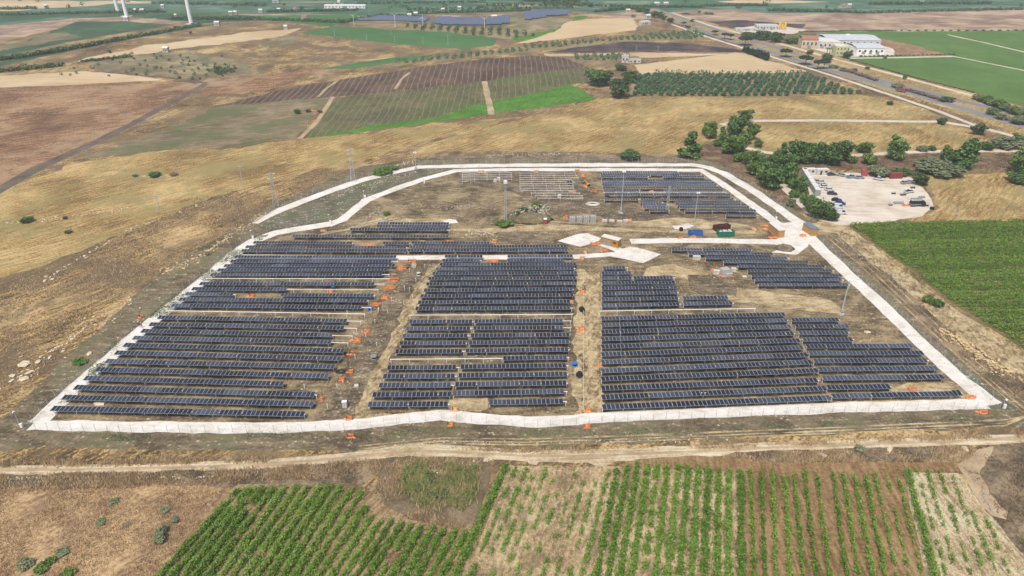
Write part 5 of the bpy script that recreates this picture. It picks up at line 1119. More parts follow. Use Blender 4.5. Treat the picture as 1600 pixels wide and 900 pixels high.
M_WRAP = plain_mat('grey_wrapping', C(184,184,182), 0.55, 0, 0.4, 0.12); M_TIMBER = plain_mat('pale_timber', C(196,172,138), 0.9, 0, 0.1, 0.2)
M_BLUEPL = plain_mat('blue_plastic', C(46,112,190,1.0), 0.45, 0, 0.4, 0.1); M_STEELPALE = plain_mat('pale_sheet_steel', C(168,172,174), 0.5, 0.3, 0.4, 0.12)
def heading(u0, v0, u1, v1):
    a, b = P(u0, v0), P(u1, v1); d = b-a; return a, b, d.to_2d().length, math.atan2(d.y, d.x)
def cabin(name, label, c, rz, L, Wd, H, wall, roof, grp=None, doors=((-0.2, 1.0, 2.1),), wins=(), louvre=True, plinth=True):
    """c: middle of its footprint; long side along local X, doors on the -Y side"""
    t = thing(name, label, 'cabin', c, rz, grp)
    z0 = 0.25 if plinth else 0.02
    obj('wall', MB().box((0, 0, z0+H/2), (L, Wd, H)).mesh('wall', wall), t)
    obj('roof', MB().box((0, 0, z0+H+0.1), (L+0.3, Wd+0.3, 0.2)).box((0, 0, z0+H+0.24), (L-0.4, Wd-0.4, 0.08)).mesh('roof', roof), t)
    if plinth: obj('plinth', MB().box((0, 0, 0.12), (L+0.1, Wd+0.1, 0.26)).mesh('plinth', M_CONC), t)
    for x, w, h in doors:
        d = obj('door', MB().box((x*L, -Wd/2-0.03, z0+h/2), (w, 0.06, h)).mesh('door', M_STEELPALE), t)
        obj('handle', MB().box((x*L+w*0.35, -Wd/2-0.09, z0+1.0), (0.12, 0.06, 0.05)).mesh('handle', M_BLACK), d)
    for x, w, h, z in wins:
        f = obj('window', MB().box((x*L, -Wd/2-0.02, z), (w+0.1, 0.05, h+0.1)).mesh('window', M_WHITE), t)
        obj('pane', MB().box((x*L, -Wd/2-0.05, z), (w, 0.03, h)).mesh('pane', M_GLASS), f)
    if louvre:
        for k in range(5): obj('louvre_slat', MB().box((L*0.3, -Wd/2-0.04, z0+H*0.5+k*0.14), (L*0.18, 0.07, 0.05)).mesh('louvre_slat', M_BLACK), t)
    return t
def container(name, label, c, rz, L, Wd, H, mat, grp=None, ribs=True, roof=None):
    t = thing(name, label, 'container', c, rz, grp)
    b = MB().box((0, 0, H/2+0.1), (L, Wd, H))
    obj('body', b.mesh('body', mat), t)
    if ribs:
        rb = MB(); n = int(L/0.55)
        for i in range(n):
            for s in (-1, 1): rb.box((-L/2+0.3+i*(L-0.6)/max(1, n-1), s*(Wd/2+0.025), H/2+0.1), (0.2, 0.05, H-0.3))
        obj('ribs', rb.mesh('ribs', mat), t)
    fr = MB()
    for sx in (-1, 1):
        for sy in (-1, 1): fr.box((sx*(L/2-0.03), sy*(Wd/2-0.02), H/2+0.1), (0.16, 0.16, H+0.06))
    obj('corner_posts', fr.mesh('corner_posts', mat), t)
    obj('roof', MB().box((0, 0, H+0.13), (L-0.2, Wd-0.2, 0.08)).mesh('roof', roof or mat), t)
    for s in (-0.5, 0.5):
        d = obj('door', MB().box((L/2+0.03, s*(Wd/2-0.1), H/2+0.1), (0.06, Wd/2-0.15, H-0.25)).mesh('door', mat), t)
        obj('lock_bar', MB().bar((L/2+0.09, s*(Wd/2-0.1), 0.3), (L/2+0.09, s*(Wd/2-0.1), H-0.1), 0.03, n=4).mesh('lock_bar', M_STEELPALE), d)
    return t
def skip(name, label, c, rz, L, Wd, H, mat, fill=None):
    t = thing(name, label, 'skip', c, rz, 'open steel skips')
    b = MB(); th = 0.1
    for y in (-Wd/2, Wd/2): b.box((0, y, H/2+0.15), (L, th, H))
    for x in (-L/2+th, L/2-th): b.box((x, 0, H/2+0.15), (th, Wd-2*th, H))
    b.box((0, 0, 0.2), (L-0.2, Wd-0.2, 0.1)); obj('body', b.mesh('body', mat), t)
    rb = MB()
    for i in range(int(L/0.9)):
        for y in (-Wd/2-0.09, Wd/2+0.09): rb.box((-L/2+0.5+i*0.9, y, H/2+0.15), (0.14, 0.08, H-0.1))
    obj('ribs', rb.mesh('ribs', mat), t)
    obj('rim', MB().box((0, -Wd/2, H+0.2), (L+0.1, 0.2, 0.12)).box((0, Wd/2, H+0.2), (L+0.1, 0.2, 0.12)).box((-L/2, 0, H+0.2), (0.2, Wd-0.2, 0.12)).box((L/2, 0, H+0.2), (0.2, Wd-0.2, 0.12)).mesh('rim', mat), t)
    if fill:
        fb = MB()
        for i in range(22): fb.box((random.uniform(-0.42, 0.42)*L, random.uniform(-0.38, 0.38)*Wd, H*random.uniform(0.7, 1.05)), (random.uniform(0.4, 1.4), random.uniform(0.3, 0.9), random.uniform(0.1, 0.5)), random.uniform(0, 3))
        tag(obj('rubbish', fb.mesh('rubbish', fill), t), kind='stuff')
    return t
# ochre cabin between the gravel pads
a, b, L, rz = heading(941, 382, 966, 388.5)
cabin('equipment_cabin', 'ochre transformer cabin with white roof between the two gravel pads', (a+b)/2+Vector((0.4, 1.3, 0)), rz, 7.0, 2.6, 2.9, M_OCHRE, M_ROOFW, 'equipment cabins', ((-0.3, 1.4, 2.2), (-0.05, 1.4, 2.2)))
a, b, L, rz = heading(1208, 371, 1223, 370)
cabin('equipment_cabin', 'long tan cabin with white roof at the left side of the gravel crossing', P(1212, 365), math.radians(100), 8.0, 2.6, 2.8, M_TAN, M_ROOFW, 'equipment cabins', ((0.2, 1.0, 2.1),))
cabin('equipment_cabin', 'tan cabin with blue grey roof at the right side of the gravel crossing', P(1265, 364), math.radians(102), 6.4, 2.8, 2.7, M_TAN, M_ROOFB, 'equipment cabins', ((0.2, 1.0, 2.1),))
skip('skip', 'green steel skip full of white rubbish on the bare ground by the road', P(1133, 368), math.radians(4), 6.4, 2.5, 1.9, M_GREEN, M_WHITE_DIRTY)
skip('skip', 'rust brown open skip just behind the green one', P(1127, 359), math.radians(14), 6.6, 2.4, 1.8, M_RUST, M_RUST)
skip('skip', 'blue steel skip at the foot of the slim mast', P(1086, 367), math.radians(-6), 5.6, 2.3, 1.4, M_BLUE, M_BLUE)
# wrapped blocks and stacks
for i, (u, lab) in enumerate(((894.5, 'grey wrapped block at the left end of the wrapped row'), (905.5, 'second grey wrapped block from the red booth side'), (916, 'third grey wrapped block from the red booth side'), (927, 'tallest grey wrapped block at the right end of the row'))):
    c = P(u, 348.5); t = thing('wrapped_block', lab, 'wrapped load', c, 0.05, 'grey wrapped blocks')
    h = 2.1+0.2*i
    obj('load', MB().box((0, 1.0, h/2+0.15), (2.3, 2.0, h), 0, 0.96).mesh('load', M_WRAP), t); obj('pallet', MB().box((0, 1.0, 0.08), (2.4, 2.1, 0.14)).mesh('pallet', M_TIMBER), t)
    obj('strap', MB().box((0.5, 1.0, h/2+0.16), (0.08, 2.05, h+0.04)).box((-0.5, 1.0, h/2+0.16), (0.08, 2.05, h+0.04)).mesh('strap', M_BLACK), t)
def stack(u, v, w, h, lab, mat=None, d=1.2, n=3, cat='pallet stack', grp='stacks and crates on the site'):
    c = P(u, v); t = thing('material_stack', lab, cat, c, rng.uniform(-0.3, 0.3), grp)
    obj('pallet', MB().box((0, 0, 0.07), (w*1.05, d*1.05, 0.14)).mesh('pallet', M_TIMBER), t)
    for k in range(n):
        hh = (h-0.14)/n; obj('package', MB().box((rng.uniform(-0.04, 0.04), rng.uniform(-0.04, 0.04), 0.15+hh*(k+0.5)), (w, d, hh-0.02), rng.uniform(-0.04, 0.04)).mesh('package', mat or M_WHITE_DIRTY), t)
for d in ((944.5,346.5,2.2,0.9,'pale low stack right of the wrapped blocks'), (955.5,346.5,2.2,0.8,'second pale low stack right of the wrapped blocks'), (968,347,2.0,0.7,'pale stack in the middle of the stacks behind the road'), (977,346.5,2.0,0.9,'pale stack next to the orange netting behind the road'),
          (1088,405.5,2.7,1.5,'white crate standing alone at the stepped rows'), (1119,428,2.2,1.5,'white crate left of the big grey wrapped block'), (1146,424,1.8,1.3,'white crate right of the big grey wrapped block'), (874,309,1.5,1.6,'white cabinet standing below the bare racks'), (774,284,1.6,1.3,'left of two white tanks by the racks'), (779,281.5,1.5,1.3,'right of two white tanks by the racks'),
          (557,604,1.1,0.5,'small cream crate on straw in the left corridor'), (1163,433,1.4,0.4,'small white package right of the orange netting'), (1077,296,1.5,0.6,'white package lying between back rows'), (981,268,1.6,0.6,'white package at the top of the back rows'), (783,392,1.6,1.0,'white package under the upper middle rows')): stack(*d)
c = P(1133, 430); t = thing('wrapped_block', 'big grey wrapped machine block ringed by orange netting', 'wrapped load', c, 0.25, 'grey wrapped blocks')
obj('load', MB().box((0, 0.5, 1.3), (3.4, 2.6, 2.3), 0, 0.86).box((1.0, -0.9, 0.6), (2.6, 1.2, 1.0), 0.1, 0.9).mesh('load', M_WRAP), t); obj('pallet', MB().box((0, 0.3, 0.08), (3.8, 3.2, 0.14)).mesh('pallet', M_TIMBER), t)
c = P(539, 636); t = thing('switch_cabinet', 'white switch cabinet in the left corridor above the square netting', 'cabinet', c, 0.05)
obj('body', MB().box((0, 0, 0.95), (1.1, 0.8, 1.7)).mesh('body', M_WHITE), t); obj('roof', MB().box((0, 0, 1.86), (1.25, 0.95, 0.1)).mesh('roof', M_WHITE), t); obj('plinth', MB().box((0, 0, 0.06), (1.2, 0.9, 0.14)).mesh('plinth', M_CONC), t)
dd = obj('door', MB().box((-0.26, -0.42, 0.95), (0.5, 0.04, 1.5)).box((0.26, -0.42, 0.95), (0.5, 0.04, 1.5)).mesh('door', M_WHITE_DIRTY), t); obj('handle', MB().box((0.05, -0.46, 1.0), (0.05, 0.05, 0.2)).mesh('handle', M_BLACK), dd)
def reel(u, v, r, lab, mat, flat=True):
    c = P(u, v); t = thing('cable_reel', lab, 'cable reel', c, rng.uniform(0, 3), 'cable reels on the site')
    if flat:
        obj('flange', MB().bar((0, 0, 0), (0, 0, 0.08), r, n=14).mesh('flange', mat), t); obj('flange', MB().bar((0, 0, 0.8), (0, 0, 0.88), r, n=14).mesh('flange', mat), t)
        obj('drum', MB().bar((0, 0, 0.08), (0, 0, 0.8), r*0.6, n=12).mesh('drum', M_BLACK), t)
    else:
        obj('flange', MB().bar((-0.45, 0, r), (-0.37, 0, r), r, n=14).mesh('flange', mat), t); obj('flange', MB().bar((0.37, 0, r), (0.45, 0, r), r, n=14).mesh('flange', mat), t)
        obj('drum', MB().bar((-0.37, 0, r), (0.37, 0, r), r*0.65, n=12).mesh('drum', M_BLACK), t)
for d in ((584,560,0.9,'pale blue grey cable reel lying in the left corridor',M_STEELPALE,True), (578,484,0.8,'blue cable reel beside the end of a left row',M_BLUEPL,True), (898,571,0.8,'blue cable reel in the middle corridor',M_BLUEPL,True), (521,451,0.7,'blue cable reel by netting among the left rows',M_BLUEPL,True), (909,487,0.9,'black cable reel in the middle corridor',M_BLACK,False), (905,589,0.9,'black cable reel by a dark pit in the middle corridor',M_BLACK,False), (647,418,0.9,'white reel next to netting in the upper left corridor',M_WHITE_DIRTY,False), (654,429.5,0.7,'white reel below the first in the upper left corridor',M_WHITE_DIRTY,True), (1064,361,0.8,'black reel on white rubble left of the blue skip',M_BLACK,False)): reel(*d)
def coil(u, v, r, lab, mat):
    c = P(u, v); mb = MB(); n = 18
    for k in range(5):
        q = r*(1-0.13*k)
        for i in range(n): mb.bar((q*math.cos(6.283*i/n)*1.5, q*math.sin(6.283*i/n), 0.12+0.05*k), (q*math.cos(6.283*(i+1)/n)*1.5, q*math.sin(6.283*(i+1)/n), 0.12+0.05*k), 0.13, n=4)
    tag(obj('cable_coil', mb.mesh('cable_coil', mat), None, c), lab, 'cable coil')
coil(926, 319, 2.0, 'white coil of pipe on dark ground below the digger', M_WHITE_DIRTY); coil(533, 581, 1.0, 'black cable coil on the soil at the left row ends', M_BLACK)
def booth(u, v, mat, lab, roof):
    c = P(u, v); t = thing('toilet_booth', lab, 'booth', c, 0.1, 'portable booths')
    obj('body', MB().box((0, 0, 1.1), (1.25, 1.25, 2.1), 0, 0.97).mesh('body', mat), t); obj('roof', MB().box((0, 0, 2.24), (1.35, 1.35, 0.2), 0, 0.8).mesh('roof', roof), t)
    d = obj('door', MB().box((0, -0.64, 1.05), (0.8, 0.05, 1.85)).mesh('door', mat), t); obj('handle', MB().box((0.3, -0.68, 1.05), (0.06, 0.05, 0.2)).mesh('handle', M_BLACK), d)
booth(852, 349.5, M_RED, 'red portable booth with white roof beside the rubble mound', M_WHITE); booth(1306, 339.5, M_BLUEPL, 'blue portable booth at the yard entrance', M_WHITE)
# earth heap by the crossing
def heap(u, v, a, b_, h, lab, mat):
    c = P(u, v); n = 22; mb = MB(); rings = []
    for k, z in enumerate((0, 0.35, 0.65, 0.9, 1.0)):
        s = math.sqrt(max(0, 1-z**1.6)) if k < 4 else 0.08
        rings.append([(a*s*math.cos(6.283*i/n)*rng.uniform(0.9, 1.1), b_*s*math.sin(6.283*i/n)*rng.uniform(0.9, 1.1), h*z*rng.uniform(0.9, 1.08)) for i in range(n)])
    mb.loft(rings); tag(obj('earth_heap', mb.mesh('earth_heap', mat, True), None, c), lab, 'earth heap')
heap(1226, 388, 3.6, 3.2, 1.3, 'brown earth heap beside the gravel crossing', GM['dark_earth']); heap(660, 386-8, 2.0, 1.0, 0.5, 'small pale earth heap in the gap of the upper rows', GM['pale_earth'])
heap(725, 284, 3.0, 2.0, 1.0, 'brown earth heap at the left end of the bare racks', GM['dark_earth']); heap(943, 312-4, 3.0, 2.0, 1.2, 'brown earth heap at the end of the trench', GM['brown_bank']); heap(812, 275, 2.5, 1.8, 1.0, 'brown earth heap between the two groups of racks', GM['brown_bank'])
heap(828, 343, 9.5, 5.5, 2.8, 'broad earth mound under the grey rubble behind the racks', GM['worked_ground'])
# row ends: bare row posts standing in the corridors
for (u, v) in ((417,606),(476,607),(527,607),(543,491),(592,486),(612,470),(640,455),(650,440),(645,466),(632,452),(586,505),(606,490),(591,488),(631,476),(640,425),(664,418),(555,560),(589,541),(572,527),(512,638)):
    t = obj('foundation_post', POST, None, P(u, v)); tag(t, 'bare steel foundation post standing alone in the left corridor', 'post', 'bare posts in the left corridor')
for i in range(40):
    v = 640-i*5.4; sc = 1
    t = obj('marker_post', MB().box((0, 0, 0.45), (0.12, 0.12, 0.9)).mesh('marker_post', M_STEEL) if i == 0 else bpy.data.meshes['marker_post'], None, P(911.5, v)); tag(t, 'small pale post in the dotted line down the middle corridor', 'post', 'small posts along the middle corridor')

# ================================================================== THE DIGGER AND VEHICLES
M_YEL = plain_mat('digger_yellow', C(226,166,48,1.0), 0.5, 0, 0.4, 0.1); M_TYRE = plain_mat('tyre_rubber', C(34,34,36,1.0), 0.9); M_RIM = plain_mat('wheel_rim', C(150,152,155,1.0), 0.4, 0.5)
def digger(u, v, rz, lab):
    t = thing('excavator', lab, 'excavator', P(u, v), rz); t.scale = (0.55, 0.55, 0.55)
    for s in (-1, 1):
        obj('track', MB().profile([(-1.7, 0.25), (-1.4, 0.0), (1.4, 0.0), (1.7, 0.25), (1.7, 0.55), (1.4, 0.8), (-1.4, 0.8), (-1.7, 0.55)], s*1.05-0.25, s*1.05+0.25).mesh('track', M_BLACK), t)
    obj('body', MB().box((-0.5, 0, 1.5), (2.6, 2.3, 1.0), 0, 0.93).box((-0.2, 0, 0.9), (1.4, 1.4, 0.3)).mesh('body', M_YEL), t)
    obj('counterweight', MB().box((-1.9, 0, 1.45), (0.6, 2.2, 0.9), 0, 0.9).mesh('counterweight', M_BLACK), t)
    cb = obj('cab', MB().box((0.5, 0.6, 2.3), (1.3, 1.0, 1.3), 0, 0.88).mesh('cab', M_YEL), t)
    obj('window', MB().box((0.53, 0.6, 2.35), (1.32, 0.8, 0.9), 0, 0.9).box((0.5, 0.6, 2.35), (1.0, 1.03, 0.9), 0, 0.9).mesh('window', M_GLASS), cb)
    obj('boom', MB().bar((0.8, -0.2, 1.7), (2.6, -0.2, 4.0), 0.25, 0.22, 4).bar((2.6, -0.2, 4.0), (4.4, -0.2, 3.6), 0.22, 0.18, 4).mesh('boom', M_YEL), t)
    obj('arm', MB().bar((4.3, -0.2, 3.7), (5.0, -0.2, 1.3), 0.18, 0.13, 4).mesh('arm', M_YEL), t)
    obj('bucket', MB().profile([(4.6, 1.4), (5.3, 1.3), (5.3, 0.7), (4.9, 0.35), (4.3, 0.6)], -0.75, 0.35).mesh('bucket', M_BLACK), t)
digger(918, 290, math.radians(130), 'small yellow excavator working along the trench between back rows')
PAINT = {}
def paint(name, c):
    if name not in PAINT: PAINT[name] = plain_mat(name+'_paint', c, 0.35, 0.1, 0.5, 0.05)
    return PAINT[name]
WHEEL = (MB().bar((0, -0.11, 0), (0, 0.11, 0), 0.33, n=14).mesh('tyre', M_TYRE), MB().bar((0, -0.125, 0), (0, 0.125, 0), 0.2, n=10).mesh('rim', M_RIM))
def wheels(t, xs, y, r=1.0):
    for x in xs:
        for s in (-1, 1):
            w = obj('wheel', WHEEL[0], t, (x, s*y, 0.33*r), None, (r, 1, r)); obj('rim', WHEEL[1], w)
BODY = {
 'car': ([(-2.1, 0.35), (-2.15, 0.75), (-2.0, 0.95), (-1.0, 1.0), (1.0, 0.98), (1.95, 0.82), (2.15, 0.6), (2.1, 0.35)], [(-1.75, 0.97), (-1.25, 1.42), (0.3, 1.45), (1.1, 0.97)], 1.75),
 'van': ([(-2.5, 0.35), (-2.55, 1.0), (-2.5, 1.15), (1.6, 1.12), (2.4, 0.95), (2.55, 0.6), (2.5, 0.35)], [(-2.5, 1.12), (-2.45, 1.95), (0.7, 2.0), (1.2, 1.85), (1.75, 1.1)], 1.95),
 'pickup': ([(-2.5, 0.45), (-2.55, 1.0), (0.0, 1.02), (1.4, 1.02), (2.35, 0.95), (2.5, 0.7), (2.45, 0.45)], [(-0.6, 1.0), (-0.45, 1.6), (0.7, 1.62), (1.25, 1.0)], 1.8)}
def vehicle(u, v, rz, kind, col, lab):
    body, top, w = BODY[kind]; t = thing('parked_'+kind, lab, kind, P(u, v), math.radians(rz), 'vehicles parked in the yard')
    def sweep(name, pts, hw, inset, mat, parent, ztop):
        mb = MB(); n = len(pts)
        L = [[(x, s*(hw-(inset*max(0, z-0.9)/0.6)), z) for x, z in pts] for s in (-1, 1)]
        mb._add(L[0]+L[1], [list(range(n)), list(range(n, 2*n))[::-1]] + [[(i+1) % n, i, n+i, n+(i+1) % n] for i in range(n)])
        return obj(name, mb.mesh(name, mat), parent)
    sweep('body', body, w/2, 0.05, paint(*col), t, 1)
    g = sweep('glasshouse', top, w/2-0.06, 0.16, M_GLASS, t, 1)
    zt = max(z for x, z in top); xs = [x for x, z in top if z > zt-0.2]
    obj('roof', MB().box(((min(xs)+max(xs))/2, 0, zt), (max(xs)-min(xs)+0.1, w-0.45, 0.06)).mesh('roof', paint(*col)), t)
    if kind == 'van': obj('side_panel', MB().box((-1.1, 0, 1.5), (2.6, w-0.16, 0.75)).mesh('side_panel', paint(*col)), t)
    if kind == 'pickup': obj('load_bed', MB().box((-1.55, 0, 1.03), (1.7, w-0.3, 0.06)).mesh('load_bed', M_BLACK), t)
    L = body[-1][0]
    for s in (-1, 1):
        obj('headlight', MB().box((L-0.05, s*(w/2-0.25), 0.68), (0.12, 0.3, 0.14)).mesh('headlight', M_WHITE), t); obj('tail_light', MB().box((-L-0.04, s*(w/2-0.2), 0.78), (0.08, 0.2, 0.2)).mesh('tail_light', M_RED), t)
    wheels(t, (L*0.6, -L*0.6), w/2-0.08)
WH = ('white', C(226,228,230)); SV = ('silver', C(168,174,180)); DK = ('dark_grey', C(58,62,70)); BK = ('black', C(28,30,36)); BL = ('blue', C(44,86,150)); DB = ('dark_blue', C(60,80,112)); LB = ('light_blue', C(140,170,196))
for d in ((1299,274,5,'car',DB,'dark blue car beside the end white cabin'), (1313,275,150,'car',SV,'silver car right of the dark blue one at the back of the yard'), (1330,278,3,'pickup',LB,'light blue pickup in the middle of the back row of the yard'), (1343,279,4,'car',SV,'silver car behind the small red container'), (1372,281,-35,'pickup',WH,'white pickup parked askew in front of the bushes'),
          (1276,285,-20,'car',SV,'silver car nearest the row of white cabins'), (1283,286,-16,'car',WH,'white car beside the cabins below the silver one'), (1288,293,-12,'car',WH,'second white car in the side row of the yard'), (1296,298,-12,'car',WH,'white car directly behind the dark grey one'), (1300,304,-10,'car',DK,'dark grey car at the middle of the side row'),
          (1307,314,-12,'car',BK,'black car in the side row above the white van'), (1313,319,-30,'car',BL,'blue car half hidden behind the black car'), (1309,325,-12,'van',WH,'white van at the lower end of the side row'), (1313,334,-6,'van',WH,'second white van beside the blue booth'), (1414,287,10,'car',SV,'silver car by the shrub at the right side of the yard'), (1420,301,20,'pickup',WH,'white pickup among materials at the right side of the yard')): vehicle(*d)
def truck(u, v, rz, lab, cab, load):
    t = thing('truck', lab, 'truck', P(u, v), math.radians(rz), 'trucks')
    c = obj('cab', MB().profile([(1.6, 0.5), (1.6, 2.5), (2.7, 2.5), (3.3, 1.5), (3.35, 0.5)], -1.1, 1.1).mesh('cab', cab), t); obj('window', MB().profile([(2.75, 2.4), (3.25, 1.6), (3.3, 1.6), (2.8, 2.42)], -0.95, 0.95).mesh('window', M_GLASS), c)
    obj('chassis', MB().box((-0.6, 0, 0.7), (5.6, 1.0, 0.3)).mesh('chassis', M_BLACK), t); obj('load_bed', MB().box((-0.9, 0, 1.05), (4.6, 2.2, 0.3)).mesh('load_bed', M_STEELPALE), t)
    obj('load', MB().box((-0.9, 0, 1.9), (4.3, 2.0, 1.3), 0, 0.94).mesh('load', load), t); wheels(t, (2.5, -1.2, -2.3), 0.95, 1.4)
truck(1407, 143.5, -52, 'small red lorry driving on the near carriageway', M_RED, M_DKRED)
truck(1432, 322, 2, 'dark flatbed truck with white cage tanks at the right side of the yard', M_BLACK, M_BLACK)
for i in range(4):
    t = thing('cage_tank', 'white cage tank on the dark flatbed truck', 'tank', P(1432, 322)+Vector((-2.6+i*1.15, 0.0, 2.6)), 0, 'white cage tanks on the truck')
    obj('bottle', MB().box((0, 0, 0.5), (0.95, 1.1, 0.95), 0, 0.95).mesh('bottle', M_WHITE), t)
    cg = MB()
    for k in range(4): cg.box((0, 0, 0.15+k*0.27), (1.05, 1.2, 0.04))
    obj('cage', cg.mesh('cage', M_STEELPALE), t)
def gear(u, v, n, lab, mat, w=1.6):
    c = P(u, v); t = thing('machine_part', lab, 'machine part', c, rng.uniform(-0.3, 0.3), 'machine parts lying in the yard')
    mb = MB(); mb.box((0, 0, 0.35), (w*1.6, w*0.7, 0.4), 0, 0.9)
    obj('frame', mb.mesh('frame', mat), t); mb = MB()
    for i in range(n): mb.bar((-w*0.7+i*w*1.4/max(1, n-1), -0.5, 0.5), (-w*0.7+i*w*1.4/max(1, n-1), 0.5, rng.uniform(0.7, 1.3)), 0.1, n=5)
    obj('rails', mb.mesh('rails', M_STEELPALE), t); wheels(t, (-w*0.5, w*0.5), 0.5, 0.8)
for d in ((1404,318,6,'grey trailer frame left of the dark truck',M_STEELPALE,2.6), (1396,303,3,'small dark machine part on the pale ground',M_BLACK,1.0), (1411,305,4,'long dark machine part near the white pickup',M_BLACK,1.6), (1391,321,3,'small grey machine part at the edge of the netting',M_STEELPALE,0.9), (1426,294,3,'dark machine part behind the white pickup',M_BLACK,1.2), (1447,322,3,'rusty machine part right of the dark truck',M_RUST,1.2), (1440,309,3,'pale frame behind the white cage tanks',M_STEELPALE,1.8)): gear(*d)
netting(1416, 322, 18, 4, 'low orange netting between trailer and dark truck'); netting(1288, 333, 18, 6, 'orange netting below the dark bush at the yard entrance')
c = P(1456, 327); tag(obj('tyre_stack', MB().bar((0, 0, 0), (0, 0, 0.3), 0.9, n=14).bar((0.1, 0, 0.3), (0.1, 0, 0.6), 0.85, n=14).bar((0, 0.1, 0.6), (0, 0.1, 0.9), 0.9, n=14).mesh('tyre_stack', M_TYRE), None, c), 'dark stack of tyres right of the yard', 'tyres')
# yard cabins and containers
def yard_box(u, v, rz, L, H, mat, lab, name='office_container', wd=2.5, roof=None):
    t = container(name, lab, P(u, v), math.radians(rz), L, wd, H, mat, 'containers and cabins round the yard', ribs=(name != 'office_container'), roof=roof)
    if name == 'office_container':
        d = obj('cabin_door', MB().box((-L*0.15, -wd/2-0.04, 1.15), (0.9, 0.06, 2.0)).mesh('cabin_door', M_GLASS), t); obj('window', MB().box((L*0.25, -wd/2-0.04, 1.6), (1.1, 0.06, 0.9)).mesh('window', M_GLASS), t)
    return t
yard_box(1263, 271.5, 2, 6.0, 2.6, M_WHITE_DIRTY, 'white cabin at the back left corner of the yard', roof=M_ROOFW); yard_box(1283.5, 272, 2, 6.0, 2.6, M_WHITE_DIRTY, 'white cabin with dark door right of the corner cabin', roof=M_ROOFW)
A0, A1 = P(1255, 271), P(1277, 306)
for i in range(6):
    f = (i+0.5)/6; c = A0.lerp(A1, f); d = A1-A0
    t = container('office_container', '%s pale grey container from the back in the side row of the yard' % ORD[i], c, math.atan2(d.y, d.x), d.length/6-0.25, 2.4, 2.6, M_STEELPALE, 'containers and cabins round the yard', True, M_ROOFW)
yard_box(1350, 273.5, 70, 3.6, 2.6, M_RED, 'short bright red container seen end on at the back of the yard', 'freight_container'); yard_box(1398, 278, 2, 6.1, 2.5, M_DKRED, 'long dull red container at the back right of the yard', 'freight_container'); yard_box(1383, 276, 3, 3.4, 1.9, M_RUST, 'low brown red box left of the dull red container', 'freight_container')

# ================================================================== WORKERS
def person(u, v, rz, lab, shirt, trousers, helmet, stride=0.25):
    J = {'pel': (0, 0, 0.95), 'chest': (0, 0.02, 1.3), 'neck': (0, 0.02, 1.5), 'head': (0, 0.0, 1.62), 'top': (0, 0.0, 1.76),
         'lh': (0.1, 0, 0.92), 'lk': (0.11, -stride*0.6, 0.5), 'la': (0.11, -stride*0.5, 0.09), 'lt': (0.11, -stride*0.5-0.2, 0.04), 'rh': (-0.1, 0, 0.92), 'rk': (-0.11, stride*0.3, 0.5), 'ra': (-0.11, stride, 0.11), 'rt': (-0.11, stride-0.2, 0.04),
         'ls': (0.19, 0.02, 1.43), 'le': (0.25, 0.06, 1.15), 'lw': (0.25, -0.08, 0.92), 'lf': (0.25, -0.14, 0.83), 'rs': (-0.19, 0.02, 1.43), 're': (-0.26, 0.04, 1.15), 'rw': (-0.24, -0.06, 0.92), 'rf': (-0.24, -0.1, 0.83)}
    R = {'pel': .15, 'chest': .16, 'neck': .06, 'head': .095, 'top': .075, 'lh': .1, 'rh': .1, 'lk': .065, 'rk': .065, 'la': .045, 'ra': .045, 'lt': .04, 'rt': .04, 'ls': .07, 'rs': .07, 'le': .05, 're': .05, 'lw': .035, 'rw': .035, 'lf': .04, 'rf': .04}
    E = [('pel','chest'),('chest','neck'),('neck','head'),('head','top'),('pel','lh'),('lh','lk'),('lk','la'),('la','lt'),('pel','rh'),('rh','rk'),('rk','ra'),('ra','rt'),('chest','ls'),('ls','le'),('le','lw'),('lw','lf'),('chest','rs'),('rs','re'),('re','rw'),('rw','rf')]
    ks = list(J); me = bpy.data.meshes.new('body'); me.from_pydata([J[k] for k in ks], [(ks.index(a), ks.index(b)) for a, b in E], [])
    tmp = bpy.data.objects.new('body_tmp', me); COL.objects.link(tmp); md = tmp.modifiers.new('skin', 'SKIN'); tmp.modifiers.new('sub', 'SUBSURF').levels = 1
    for i, k in enumerate(ks): me.skin_vertices[0].data[i].radius = (R[k], R[k]*0.85)
    me.skin_vertices[0].data[0].use_root = True
    dg = bpy.context.evaluated_depsgraph_get(); m2 = bpy.data.meshes.new_from_object(tmp.evaluated_get(dg)); bpy.data.objects.remove(tmp)
    m2.materials.clear()
    for m in (M_SKIN, shirt, trousers, M_BLACK): m2.materials.append(m)
    for p in m2.polygons:
        z = p.center.z; ax = abs(p.center.x); p.use_smooth = True
        p.material_index = 3 if z < 0.12 else (2 if z < 0.98 and ax < 0.2 else (0 if z > 1.5 or (z < 0.98 and ax >= 0.2) else 1))
    t = thing('person', lab, 'person', P(u, v), math.radians(rz), 'workers on the site'); obj('body', m2, t)
    obj('helmet', MB().loft([[(k*0.13*math.cos(a), k*0.15*math.sin(a), z) for a in [i*math.pi/5 for i in range(10)]] for z, k in ((1.70, 1.15), (1.72, 1.0), (1.8, 0.85), (1.85, 0.4))]).mesh('helmet', helmet), t)
M_SKIN = plain_mat('skin', C(178,128,98), 0.7); M_NAVY = plain_mat('navy_cloth', C(52,60,82), 0.9); M_TEAL = plain_mat('teal_cloth', C(92,130,128), 0.9); M_REDC = plain_mat('red_cloth', C(190,70,56), 0.9); M_GREYC = plain_mat('grey_cloth', C(90,92,96), 0.9)
person(217.5, 510, 60, 'worker in pale teal shirt walking on the left gravel road', M_TEAL, M_NAVY, M_WHITE); person(222, 512, 40, 'worker in red vest and dark trousers on the left gravel road', M_REDC, M_NAVY, M_ORANGE)
